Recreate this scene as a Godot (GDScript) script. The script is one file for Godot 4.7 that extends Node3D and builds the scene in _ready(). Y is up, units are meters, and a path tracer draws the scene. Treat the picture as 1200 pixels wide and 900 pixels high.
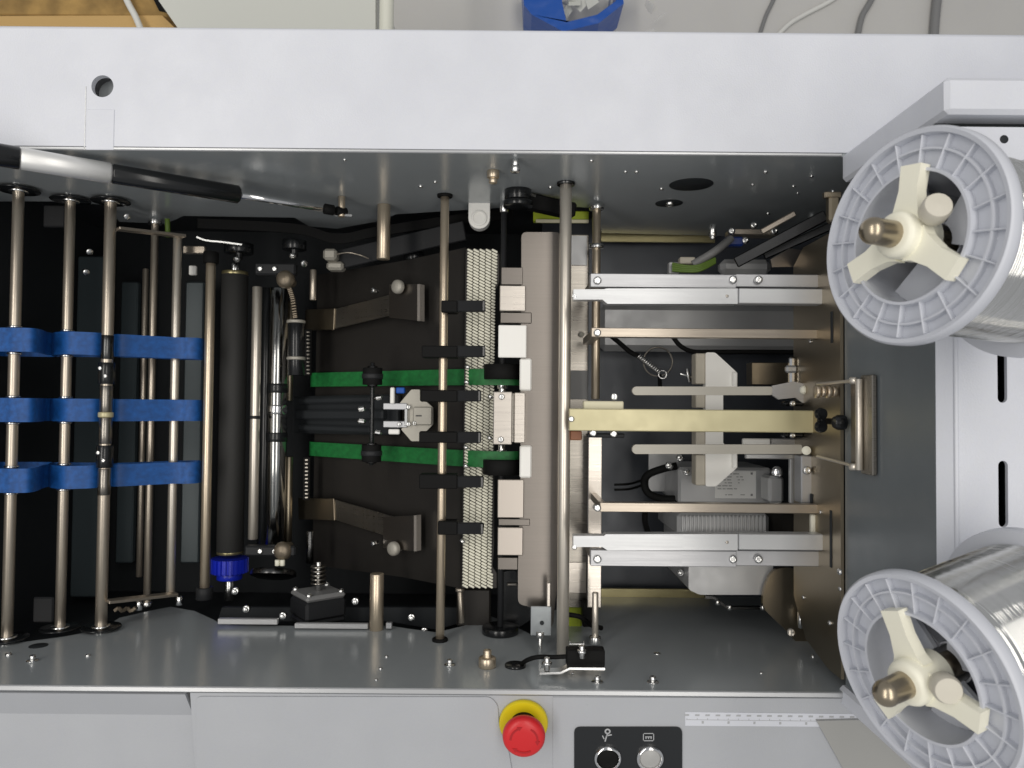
extends Node3D
# A booklet-making machine seen from above with its lid open. Metres, y up, +x to the right, +z towards the operator.
# y = 0 is the rim of the frame; the camera stands 0.70 m over it.

const EYE := Vector3(0, 0.70, 0)
const FOCAL := 900.0                      # in pixels of a picture 1200 x 900
const TILT := 0.02666
const ROLL := 0.0087
const REAR := -0.2305                     # inner faces of the two side plates
const FRONT := 0.257
const RIGHT := 0.302                      # inner face of the right end plate

var M := {}
var cam_x: Vector3
var cam_y: Vector3
var cam_f: Vector3
var taken := {}
var screw_mesh := {}


# ---------------------------------------------------------------- measuring
func aim() -> void:
	cam_f = Vector3(0, -cos(TILT), -sin(TILT))
	var u := Vector3(0, sin(TILT), -cos(TILT))
	cam_x = Vector3(1, 0, 0) * cos(ROLL) + u * sin(ROLL)
	cam_y = Vector3(-1, 0, 0) * sin(ROLL) + u * cos(ROLL)

func ray(px: float, py: float) -> Vector3:
	return cam_f + cam_x * ((px - 600.0) / FOCAL) - cam_y * ((py - 450.0) / FOCAL)

func at(px: float, py: float, h: float) -> Vector3:            # the point at height h that was measured there
	var d := ray(px, py)
	return EYE + d * ((h - EYE.y) / d.y)

func onto(px: float, py: float, p: Vector3, n: Vector3) -> Vector3:
	var d := ray(px, py)
	return EYE + d * ((p - EYE).dot(n) / d.dot(n))

func rear(px: float, py: float) -> Vector3:
	return onto(px, py, Vector3(0, 0, REAR), Vector3(0, 0, 1))

func front(px: float, py: float) -> Vector3:
	return onto(px, py, Vector3(0, 0, FRONT), Vector3(0, 0, 1))


# ---------------------------------------------------------------- naming
func numbered(called: String) -> String:
	if not taken.has(called):
		taken[called] = 0
		return called
	taken[called] += 1
	return "%s_%03d" % [called, taken[called]]

func tag(o: Node3D, label: String, category: String, group := "") -> Node3D:
	o.set_meta("label", label)
	o.set_meta("category", category)
	if group:
		o.set_meta("group", group)
	return o

func thing(called: String, label: String, category: String, base: Vector3, group := "") -> Node3D:
	var o := Node3D.new()
	o.name = numbered(called)
	add_child(o, true)
	o.position = base
	return tag(o, label, category, group)

func part(called: String, st: SurfaceTool, m: Material, parent: Node3D, label := "") -> MeshInstance3D:
	# shapes are measured in the world; a part of a thing is moved into the thing's own axes
	var o := MeshInstance3D.new()
	o.name = called
	o.mesh = st.commit()
	o.material_override = m
	parent.add_child(o, true)
	if parent.get_parent() == self:
		o.position = -parent.position
	if label:
		o.set_meta("label", label)
	return o

func single(called: String, st: SurfaceTool, m: Material, label: String, category: String, group := "") -> MeshInstance3D:
	var o := MeshInstance3D.new()
	o.name = numbered(called)
	o.mesh = st.commit()
	o.material_override = m
	add_child(o, true)
	tag(o, label, category, group)
	return o

func setting(called: String, st: SurfaceTool, m: Material) -> MeshInstance3D:
	var o := MeshInstance3D.new()
	o.name = numbered(called)
	o.mesh = st.commit()
	o.material_override = m
	add_child(o, true)
	o.set_meta("kind", "structure")
	return o


# ---------------------------------------------------------------- shapes
func mesh() -> SurfaceTool:
	var st := SurfaceTool.new()
	st.begin(Mesh.PRIMITIVE_TRIANGLES)
	return st

func tri(st: SurfaceTool, a: Vector3, b: Vector3, c: Vector3, away: Vector3) -> void:
	var n := (c - a).cross(b - a)
	if n.length_squared() < 1e-20:
		return
	if n.dot(away) < 0.0:
		var s := b
		b = c
		c = s
		n = -n
	n = n.normalized()
	for v in [a, b, c]:
		st.set_normal(n)
		st.add_vertex(v)

func quad(st: SurfaceTool, a: Vector3, b: Vector3, c: Vector3, d: Vector3, away: Vector3) -> void:
	tri(st, a, b, c, away)
	tri(st, a, c, d, away)

func box(st: SurfaceTool, c: Vector3, size: Vector3, bevel := 0.0006, turn := Basis()) -> void:
	var h := size / 2.0
	var b := minf(bevel, minf(h.x, minf(h.y, h.z)) * 0.8)
	var k := h - Vector3.ONE * b
	var p := func(x: float, y: float, z: float) -> Vector3: return c + turn * Vector3(x, y, z)
	for s in [-1.0, 1.0]:
		quad(st, p.call(s * h.x, -k.y, -k.z), p.call(s * h.x, k.y, -k.z), p.call(s * h.x, k.y, k.z), p.call(s * h.x, -k.y, k.z), turn * Vector3(s, 0, 0))
		quad(st, p.call(-k.x, s * h.y, -k.z), p.call(k.x, s * h.y, -k.z), p.call(k.x, s * h.y, k.z), p.call(-k.x, s * h.y, k.z), turn * Vector3(0, s, 0))
		quad(st, p.call(-k.x, -k.y, s * h.z), p.call(k.x, -k.y, s * h.z), p.call(k.x, k.y, s * h.z), p.call(-k.x, k.y, s * h.z), turn * Vector3(0, 0, s))
		for t in [-1.0, 1.0]:
			quad(st, p.call(s * h.x, t * k.y, -k.z), p.call(s * h.x, t * k.y, k.z), p.call(s * k.x, t * h.y, k.z), p.call(s * k.x, t * h.y, -k.z), turn * Vector3(s, t, 0))
			quad(st, p.call(s * h.x, -k.y, t * k.z), p.call(s * h.x, k.y, t * k.z), p.call(s * k.x, k.y, t * h.z), p.call(s * k.x, -k.y, t * h.z), turn * Vector3(s, 0, t))
			quad(st, p.call(-k.x, s * h.y, t * k.z), p.call(k.x, s * h.y, t * k.z), p.call(k.x, s * k.y, t * h.z), p.call(-k.x, s * k.y, t * h.z), turn * Vector3(0, s, t))
			for u in [-1.0, 1.0]:
				tri(st, p.call(s * h.x, t * k.y, u * k.z), p.call(s * k.x, t * h.y, u * k.z), p.call(s * k.x, t * k.y, u * h.z), turn * Vector3(s, t, u))

func slab(st: SurfaceTool, x0: float, y0: float, x1: float, y1: float, h: float, thick: float, bevel := 0.0006) -> void:
	# an upright block whose top, at height h, was measured between these two corners
	var a := at(x0, (y0 + y1) / 2, h).x
	var b := at(x1, (y0 + y1) / 2, h).x
	var c := at((x0 + x1) / 2, y0, h).z
	var d := at((x0 + x1) / 2, y1, h).z
	box(st, Vector3((a + b) / 2, h - thick / 2, (c + d) / 2), Vector3(b - a, thick, d - c), bevel)

func beam(st: SurfaceTool, a: Vector3, b: Vector3, wide: float, thick: float, up := Vector3.UP, bevel := 0.0005) -> void:
	# a flat bar from a to b; wide lies across up
	var l := (b - a).normalized()
	var w := l.cross(up).normalized()
	box(st, (a + b) / 2, Vector3((b - a).length(), thick, wide), bevel, Basis(l, w.cross(l), w))

func frame(origin: Vector3, axis: Vector3) -> Transform3D:      # local y runs along axis
	var y := axis.normalized()
	var x := y.cross(Vector3.FORWARD if absf(y.z) < 0.9 else Vector3.UP).normalized()
	return Transform3D(Basis(x, y, x.cross(y)), origin)

func lathe(st: SurfaceTool, profile: Array, xf: Transform3D, seg := 20) -> void:
	# profile: (radius, distance along the axis); closed at the ends where the radius is 0
	var n := profile.size()
	var normals := []
	for i in n - 1:
		var d: Vector2 = profile[i + 1] - profile[i]
		normals.append(Vector2(d.y, -d.x).normalized())
	for i in n - 1:
		var p: Vector2 = profile[i]
		var q: Vector2 = profile[i + 1]
		if (q - p).length() < 1e-7:
			continue
		var np: Vector2 = normals[i]
		var nq: Vector2 = normals[i]
		if i > 0 and normals[i].dot(normals[i - 1]) > 0.6:
			np = (normals[i] + normals[i - 1]).normalized()
		if i < n - 2 and normals[i].dot(normals[i + 1]) > 0.6:
			nq = (normals[i] + normals[i + 1]).normalized()
		for k in seg:
			var a := TAU * k / seg
			var b := TAU * (k + 1) / seg
			var ca := Vector3(cos(a), 0, sin(a))
			var cb := Vector3(cos(b), 0, sin(b))
			var v := [xf * (ca * p.x + Vector3.UP * p.y), xf * (cb * p.x + Vector3.UP * p.y), xf * (cb * q.x + Vector3.UP * q.y), xf * (ca * q.x + Vector3.UP * q.y)]
			var m := [xf.basis * (ca * np.x + Vector3.UP * np.y), xf.basis * (cb * np.x + Vector3.UP * np.y), xf.basis * (cb * nq.x + Vector3.UP * nq.y), xf.basis * (ca * nq.x + Vector3.UP * nq.y)]
			for t in [[0, 1, 2], [0, 2, 3]]:
				var w: Vector3 = (v[t[2]] - v[t[0]]).cross(v[t[1]] - v[t[0]])
				if w.length_squared() < 1e-22:
					continue
				var order = t if w.dot(m[t[0]] + m[t[1]] + m[t[2]]) > 0.0 else [t[0], t[2], t[1]]
				for j in order:
					st.set_normal(m[j])
					st.add_vertex(v[j])

func cyl(st: SurfaceTool, a: Vector3, b: Vector3, r: float, seg := 20, bevel := 0.0005) -> void:
	var l := (b - a).length()
	var e := minf(bevel, minf(r, l) * 0.3)
	lathe(st, [Vector2(0, 0), Vector2(r - e, 0), Vector2(r, e), Vector2(r, l - e), Vector2(r - e, l), Vector2(0, l)], frame(a, b - a), seg)

func ring(st: SurfaceTool, a: Vector3, b: Vector3, r: float, hole: float, seg := 24, bevel := 0.0004) -> void:
	var l := (b - a).length()
	var e := minf(bevel, minf(r - hole, l) * 0.3)
	lathe(st, [Vector2(hole, 0), Vector2(r - e, 0), Vector2(r, e), Vector2(r, l - e), Vector2(r - e, l), Vector2(hole, l), Vector2(hole, 0)], frame(a, b - a), seg)

func curve(points: Array, steps := 6) -> PackedVector3Array:    # a smooth line through the points
	var out := PackedVector3Array()
	for i in points.size() - 1:
		var p0: Vector3 = points[maxi(i - 1, 0)]
		var p1: Vector3 = points[i]
		var p2: Vector3 = points[i + 1]
		var p3: Vector3 = points[mini(i + 2, points.size() - 1)]
		for k in steps:
			out.append(p1.cubic_interpolate(p2, p0, p3, float(k) / steps))
	out.append(points[-1])
	return out

func tube(st: SurfaceTool, path: PackedVector3Array, r: float, seg := 10, closed := false) -> void:
	var n := path.size()
	var rings := []
	var side := Vector3.ZERO
	for i in n:
		var d := (path[mini(i + 1, n - 1)] - path[maxi(i - 1, 0)]).normalized()
		if closed:
			d = (path[(i + 1) % n] - path[(i + n - 1) % n]).normalized()
		if side == Vector3.ZERO:
			side = d.cross(Vector3.UP if absf(d.y) < 0.9 else Vector3.RIGHT).normalized()
		side = (side - d * side.dot(d)).normalized()
		var up := side.cross(d)
		var row := []
		for k in seg:
			var a := TAU * k / seg
			row.append(side * cos(a) + up * sin(a))
		rings.append(row)
	for i in (n if closed else n - 1):
		var j := (i + 1) % n
		for k in seg:
			var l := (k + 1) % seg
			var v := [path[i] + rings[i][k] * r, path[i] + rings[i][l] * r, path[j] + rings[j][l] * r, path[j] + rings[j][k] * r]
			var m := [rings[i][k], rings[i][l], rings[j][l], rings[j][k]]
			for t in [[0, 1, 2], [0, 2, 3]]:
				var w: Vector3 = (v[t[2]] - v[t[0]]).cross(v[t[1]] - v[t[0]])
				var order = t if w.dot(m[t[0]] + m[t[1]]) > 0.0 else [t[0], t[2], t[1]]
				for q in order:
					st.set_normal(m[q])
					st.add_vertex(v[q])
	if not closed:
		for e in [0, n - 1]:
			var away := (path[0] - path[1]) if e == 0 else (path[n - 1] - path[n - 2])
			for k in range(1, seg - 1):
				tri(st, path[e] + rings[e][0] * r, path[e] + rings[e][k] * r, path[e] + rings[e][k + 1] * r, away)

func strip(st: SurfaceTool, path: PackedVector3Array, across: Vector3, wide: float, thick: float, closed := false) -> void:
	# a flat band, bent along the path; across is the direction of its width
	var n := path.size()
	var w := across.normalized() * wide / 2.0
	var up := []
	for i in n:
		var d := (path[mini(i + 1, n - 1)] - path[maxi(i - 1, 0)])
		if closed:
			d = path[(i + 1) % n] - path[(i + n - 1) % n]
		up.append(across.cross(d).normalized() * thick / 2.0)
	for i in (n if closed else n - 1):
		var j := (i + 1) % n
		for s in [-1.0, 1.0]:
			var v := [path[i] - w + up[i] * s, path[i] + w + up[i] * s, path[j] + w + up[j] * s, path[j] - w + up[j] * s]
			var m := [up[i].normalized() * s, up[i].normalized() * s, up[j].normalized() * s, up[j].normalized() * s]
			for t in [[0, 1, 2], [0, 2, 3]]:
				var x: Vector3 = (v[t[2]] - v[t[0]]).cross(v[t[1]] - v[t[0]])
				var order = t if x.dot(m[t[0]]) > 0.0 else [t[0], t[2], t[1]]
				for q in order:
					st.set_normal(m[q])
					st.add_vertex(v[q])
			quad(st, path[i] + w * s - up[i], path[i] + w * s + up[i], path[j] + w * s + up[j], path[j] + w * s - up[j], w * s)
	if not closed:
		quad(st, path[0] - w - up[0], path[0] + w - up[0], path[0] + w + up[0], path[0] - w + up[0], path[0] - path[1])
		quad(st, path[n - 1] - w - up[n - 1], path[n - 1] + w - up[n - 1], path[n - 1] + w + up[n - 1], path[n - 1] - w + up[n - 1], path[n - 1] - path[n - 2])

func prism(st: SurfaceTool, outline: Array, down: Vector3) -> void:
	# a plate whose face has this flat outline, as thick as down is long
	var pts := PackedVector3Array(outline)
	var z := down.normalized()
	var x := (pts[1] - pts[0]).normalized()
	x = (x - z * x.dot(z)).normalized()
	var y := z.cross(x)
	var flat := PackedVector2Array()
	for p in pts:
		flat.append(Vector2((p - pts[0]).dot(x), (p - pts[0]).dot(y)))
	var index := Geometry2D.triangulate_polygon(flat)
	if index.is_empty():
		push_warning("outline crosses itself near %s" % pts[0])
	for i in range(0, index.size(), 3):
		tri(st, pts[index[i]], pts[index[i + 1]], pts[index[i + 2]], -z)
		tri(st, pts[index[i]] + down, pts[index[i + 1]] + down, pts[index[i + 2]] + down, z)
	var turn := 0.0
	for i in flat.size():
		var q := flat[(i + 1) % flat.size()]
		turn += flat[i].x * q.y - q.x * flat[i].y
	for i in pts.size():
		var a := pts[i]
		var b := pts[(i + 1) % pts.size()]
		var e := b - a
		quad(st, a, b, b + down, a + down, e.cross(z) * signf(turn))

func rounded(outline: Array, r: float, steps := 4) -> Array:    # the outline with its corners rounded
	var out := []
	var n := outline.size()
	for i in n:
		var p: Vector3 = outline[i]
		var a: Vector3 = outline[(i + n - 1) % n] - p
		var b: Vector3 = outline[(i + 1) % n] - p
		var k := minf(r, minf(a.length(), b.length()) * 0.45)
		var s := p + a.normalized() * k
		var e := p + b.normalized() * k
		for j in steps + 1:
			var t := float(j) / steps
			out.append(s.lerp(p, t).lerp(p.lerp(e, t), t))
	return out

func flat_outline(points: Array, h: float) -> Array:
	var out := []
	for p in points:
		out.append(at(p[0], p[1], h))
	return out

func screw_in(parent: Node3D, p: Vector3, n: Vector3, r := 0.0028, called := "screw", m: Material = null) -> void:
	# a round head with a hexagon socket; alike screws share one mesh
	var key := "%0.4f" % r
	if not screw_mesh.has(key):
		var st := mesh()
		var s := r * 0.5
		lathe(st, [Vector2(0, r * 0.25), Vector2(s * 0.9, r * 0.25), Vector2(s, r * 0.8), Vector2(r * 0.75, r * 0.8), Vector2(r, r * 0.5), Vector2(r, 0), Vector2(0, 0)], Transform3D(), 14)
		screw_mesh[key] = st.commit()
	var o := MeshInstance3D.new()
	o.name = called
	o.mesh = screw_mesh[key]
	o.material_override = m if m else M.zinc
	parent.add_child(o, true)
	var base := Vector3.ZERO
	if parent.get_parent() == self:
		base = parent.position
	o.transform = frame(p - base, n)


# ---------------------------------------------------------------- materials
func noise_map(freq: float, octaves: int, as_normal: bool, strength := 1.0, size := 512, seed_ := 1) -> NoiseTexture2D:
	var f := FastNoiseLite.new()
	f.seed = seed_
	f.frequency = freq
	f.fractal_octaves = octaves
	var t := NoiseTexture2D.new()
	t.width = size
	t.height = size
	t.seamless = true
	t.noise = f
	t.as_normal_map = as_normal
	t.bump_strength = strength
	return t

func streaks(lo: float, hi: float, seed_: int) -> ImageTexture:   # brushed grain: long along u, fine across
	var rng := RandomNumberGenerator.new()
	rng.seed = seed_
	var im := Image.create(256, 512, false, Image.FORMAT_RGB8)
	for y in 512:
		var v := rng.randf()
		for x in 256:
			if rng.randf() < 0.02:
				v = lerpf(v, rng.randf(), 0.6)
			var g := lerpf(lo, hi, v)
			im.set_pixel(x, y, Color(g, g, g))
	return ImageTexture.create_from_image(im)

func paint(called: String, r: float, g: float, b: float, rough: float, metal := 0.0, how := {}) -> StandardMaterial3D:
	var m := StandardMaterial3D.new()
	m.resource_name = called
	m.albedo_color = Color(r, g, b).linear_to_srgb()
	m.roughness = rough
	m.metallic = metal
	m.metallic_specular = how.get("specular", 0.5)
	m.uv1_triplanar = true
	m.uv1_world_triplanar = how.get("world", true)
	m.uv1_scale = Vector3.ONE * how.get("scale", 8.0)
	if how.has("rough_map"):
		m.roughness_texture = how.rough_map
		m.roughness_texture_channel = BaseMaterial3D.TEXTURE_CHANNEL_RED
	if how.has("color_map"):
		m.albedo_texture = how.color_map
	if how.has("normal"):
		m.normal_enabled = true
		m.normal_texture = how.normal
		m.normal_scale = how.get("normal_scale", 0.3)
	M[called] = m
	return m

func materials() -> void:
	var grain := noise_map(0.25, 3, true, 2.0, 512, 3)
	var waves := noise_map(0.008, 2, true, 3.0, 512, 5)
	var smudge := NoiseTexture2D.new()
	smudge.width = 512
	smudge.height = 512
	smudge.seamless = true
	var f := FastNoiseLite.new()
	f.frequency = 0.012
	f.fractal_octaves = 5
	f.seed = 9
	smudge.noise = f
	var ramp := Gradient.new()
	ramp.set_color(0, Color(0.72, 0.72, 0.72))
	ramp.set_color(1, Color(1, 1, 1))
	smudge.color_ramp = ramp
	var haze := NoiseTexture2D.new()                                  # faint wipe marks and dust
	haze.width = 512
	haze.height = 512
	haze.seamless = true
	var f2 := FastNoiseLite.new()
	f2.frequency = 0.006
	f2.fractal_octaves = 6
	f2.seed = 21
	haze.noise = f2
	var ramp2 := Gradient.new()
	ramp2.set_color(0, Color(0.972, 0.972, 0.975))
	ramp2.set_color(1, Color(1, 1, 1))
	haze.color_ramp = ramp2
	var brush := streaks(0.7, 1.0, 4)
	paint("white", 0.69, 0.71, 0.765, 0.5, 0.0, {"normal": grain, "normal_scale": 0.12, "scale": 4.0, "rough_map": smudge, "color_map": haze})
	paint("front_grey_shaded", 0.46, 0.475, 0.50, 0.36, 0.0, {"normal": grain, "normal_scale": 0.12, "scale": 4.0, "rough_map": smudge, "color_map": haze})  # light grey paint, darkened to carry the shadow of someone leaning over
	paint("wedge_grey", 0.36, 0.36, 0.345, 0.5, 0.0, {"normal": grain, "normal_scale": 0.1, "scale": 9.0})
	paint("plate_grey", 0.41, 0.44, 0.455, 0.24, 0.15, {"rough_map": smudge, "scale": 5.0, "normal": grain, "normal_scale": 0.05})
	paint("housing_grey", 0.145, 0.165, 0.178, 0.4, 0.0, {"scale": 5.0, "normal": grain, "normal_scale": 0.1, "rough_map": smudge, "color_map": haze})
	paint("rim_steel", 0.50, 0.51, 0.52, 0.35, 0.6)
	paint("liner", 0.026, 0.029, 0.032, 0.6, 0.0, {"specular": 0.3})
	paint("cavity_floor", 0.065, 0.072, 0.085, 0.4, 0.2, {"rough_map": smudge, "scale": 4.0})
	paint("teal_panel", 0.075, 0.097, 0.106, 0.35, 0.2)
	paint("rod", 0.60, 0.53, 0.44, 0.42, 0.85, {"rough_map": brush, "scale": 6.0})
	paint("rod_bright", 0.78, 0.72, 0.63, 0.42, 0.8, {"rough_map": brush, "scale": 6.0})
	paint("rod_warm", 0.70, 0.59, 0.45, 0.4, 0.85, {"rough_map": brush, "scale": 6.0})
	paint("rod_dark", 0.10, 0.10, 0.10, 0.25, 1.0)
	paint("rod_mirror", 0.40, 0.40, 0.39, 0.14, 1.0)
	paint("chrome", 0.78, 0.78, 0.78, 0.1, 1.0)
	paint("chrome_satin", 0.80, 0.80, 0.79, 0.5, 0.55, {"rough_map": brush, "scale": 6.0})
	paint("zinc", 0.75, 0.75, 0.74, 0.25, 1.0)
	paint("zinc_yellow", 0.42, 0.37, 0.20, 0.4, 0.8, {"rough_map": smudge, "scale": 7.0})
	paint("steel_flap", 0.52, 0.47, 0.42, 0.36, 0.85, {"scale": 5.0})
	paint("steel_sheet", 0.235, 0.213, 0.192, 0.30, 1.0, {"scale": 5.0, "color_map": streaks(0.972, 1.0, 8)})
	paint("steel_pale", 0.66, 0.61, 0.55, 0.36, 0.75, {"rough_map": brush, "scale": 5.0})
	paint("steel_brown", 0.34, 0.29, 0.215, 0.36, 1.0, {"scale": 3.0, "normal": waves, "normal_scale": 0.06})
	paint("steel_dim", 0.30, 0.28, 0.25, 0.35, 1.0, {"rough_map": brush, "scale": 5.0})
	paint("guide_plate", 0.036, 0.033, 0.030, 0.5, 0.5, {"rough_map": smudge, "scale": 5.0})
	paint("aluminium", 0.48, 0.485, 0.50, 0.5, 0.7, {"rough_map": brush, "scale": 6.0})
	paint("aluminium_pale", 0.60, 0.61, 0.62, 0.5, 0.6, {"rough_map": brush, "scale": 6.0})
	paint("rail_tan", 0.42, 0.37, 0.31, 0.4, 0.8, {"rough_map": brush, "scale": 6.0})
	paint("brass_paint", 0.56, 0.51, 0.31, 0.45, 0.25, {"rough_map": smudge, "scale": 7.0})
	paint("cream_block", 0.70, 0.66, 0.48, 0.5)
	paint("black", 0.010, 0.010, 0.010, 0.6, 0.0, {"specular": 0.2})
	paint("black_gloss", 0.010, 0.011, 0.012, 0.22)
	paint("black_grey", 0.020, 0.021, 0.023, 0.5, 0.0, {"specular": 0.35})
	paint("rubber", 0.028, 0.028, 0.027, 0.7, 0.0, {"normal": grain, "normal_scale": 0.4, "scale": 14.0})
	paint("belt_blue", 0.006, 0.105, 0.40, 0.55, 0.0, {"normal": grain, "normal_scale": 0.35, "scale": 20.0, "color_map": smudge})
	paint("belt_green", 0.012, 0.21, 0.045, 0.55, 0.0, {"normal": grain, "normal_scale": 0.35, "scale": 20.0, "color_map": smudge})
	paint("gear_blue", 0.012, 0.03, 0.55, 0.35)
	paint("white_plastic", 0.92, 0.91, 0.87, 0.4)
	paint("beige_plastic", 0.52, 0.48, 0.40, 0.5)
	paint("cast_grey", 0.42, 0.40, 0.35, 0.5, 0.3, {"normal": grain, "normal_scale": 0.3, "scale": 14.0})
	paint("motor_grey", 0.50, 0.505, 0.51, 0.45, 0.3, {"rough_map": smudge, "scale": 7.0})
	paint("sticker", 0.80, 0.80, 0.78, 0.35)
	paint("ink", 0.05, 0.05, 0.055, 0.6)
	paint("bronze", 0.24, 0.20, 0.15, 0.45, 0.7)
	paint("tip_steel", 0.42, 0.36, 0.27, 0.30, 1.0)
	paint("spool_plastic", 0.56, 0.58, 0.635, 0.38, 0.0, {"specular": 0.5})
	paint("cream_plastic", 0.90, 0.88, 0.74, 0.42)
	paint("knob_beige", 0.58, 0.55, 0.47, 0.45)
	paint("wire_silver", 0.74, 0.74, 0.72, 0.10, 1.0, {"normal": waves, "normal_scale": 0.10, "scale": 6.0})
	paint("estop_red", 0.62, 0.018, 0.022, 0.38)
	paint("estop_yellow", 0.78, 0.62, 0.01, 0.4)
	paint("estop_arrow", 0.42, 0.010, 0.014, 0.45)
	paint("panel_black", 0.010, 0.012, 0.014, 0.4)
	paint("print_grey", 0.42, 0.43, 0.44, 0.5)
	paint("button_grey", 0.40, 0.40, 0.39, 0.4)
	paint("lime", 0.42, 0.52, 0.03, 0.5)
	paint("wire_green", 0.12, 0.20, 0.03, 0.5)
	paint("brown_block", 0.26, 0.10, 0.045, 0.5)
	paint("cable_grey", 0.22, 0.22, 0.22, 0.5)
	paint("cable_white", 0.74, 0.74, 0.70, 0.5)
	paint("cardboard", 0.50, 0.31, 0.10, 0.8, 0.0, {"color_map": smudge, "scale": 3.0})
	paint("cardboard_edge", 0.66, 0.43, 0.17, 0.8)
	paint("floor_grey", 0.60, 0.59, 0.565, 0.5, 0.0, {"color_map": haze, "scale": 1.2})
	paint("cabinet_white", 0.62, 0.63, 0.58, 0.5)
	paint("pipe_cream", 0.74, 0.74, 0.64, 0.45)
	paint("bag_blue", 0.01, 0.09, 0.42, 0.3, 0.0, {"normal": waves, "normal_scale": 1.0, "scale": 6.0})
	paint("bag_dark_blue", 0.015, 0.04, 0.20, 0.35)
	var film := paint("film", 0.75, 0.75, 0.72, 0.16, 0.0, {"normal": waves, "normal_scale": 1.5, "scale": 9.0})
	film.transparency = BaseMaterial3D.TRANSPARENCY_ALPHA
	film.albedo_color.a = 0.35


# ---------------------------------------------------------------- the machine's body
func hanging(points: Array, plane_z: float, thick: float, st: SurfaceTool) -> void:   # an upright plate across z
	var out := []
	for p in points:
		out.append(Vector3(p.x, p.y, plane_z))
	prism(st, out, Vector3(0, 0, thick))

func arc(c: Vector3, r: float, from: float, to: float, steps := 14) -> Array:          # about the y axis, angles from +x towards +z
	var out := []
	for i in steps + 1:
		var a := deg_to_rad(lerpf(from, to, float(i) / steps))
		out.append(c + Vector3(cos(a), 0, sin(a)) * r)
	return out

var PANEL_AT := Vector3(0, -0.003, FRONT + 0.0065)
var PANEL_UP := Vector3(0, cos(0.19), sin(0.19))

func panel(px: float, py: float, lift := 0.0) -> Vector3:        # a point on the sloping control panel
	return onto(px, py, PANEL_AT + PANEL_UP * lift, PANEL_UP)

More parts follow.
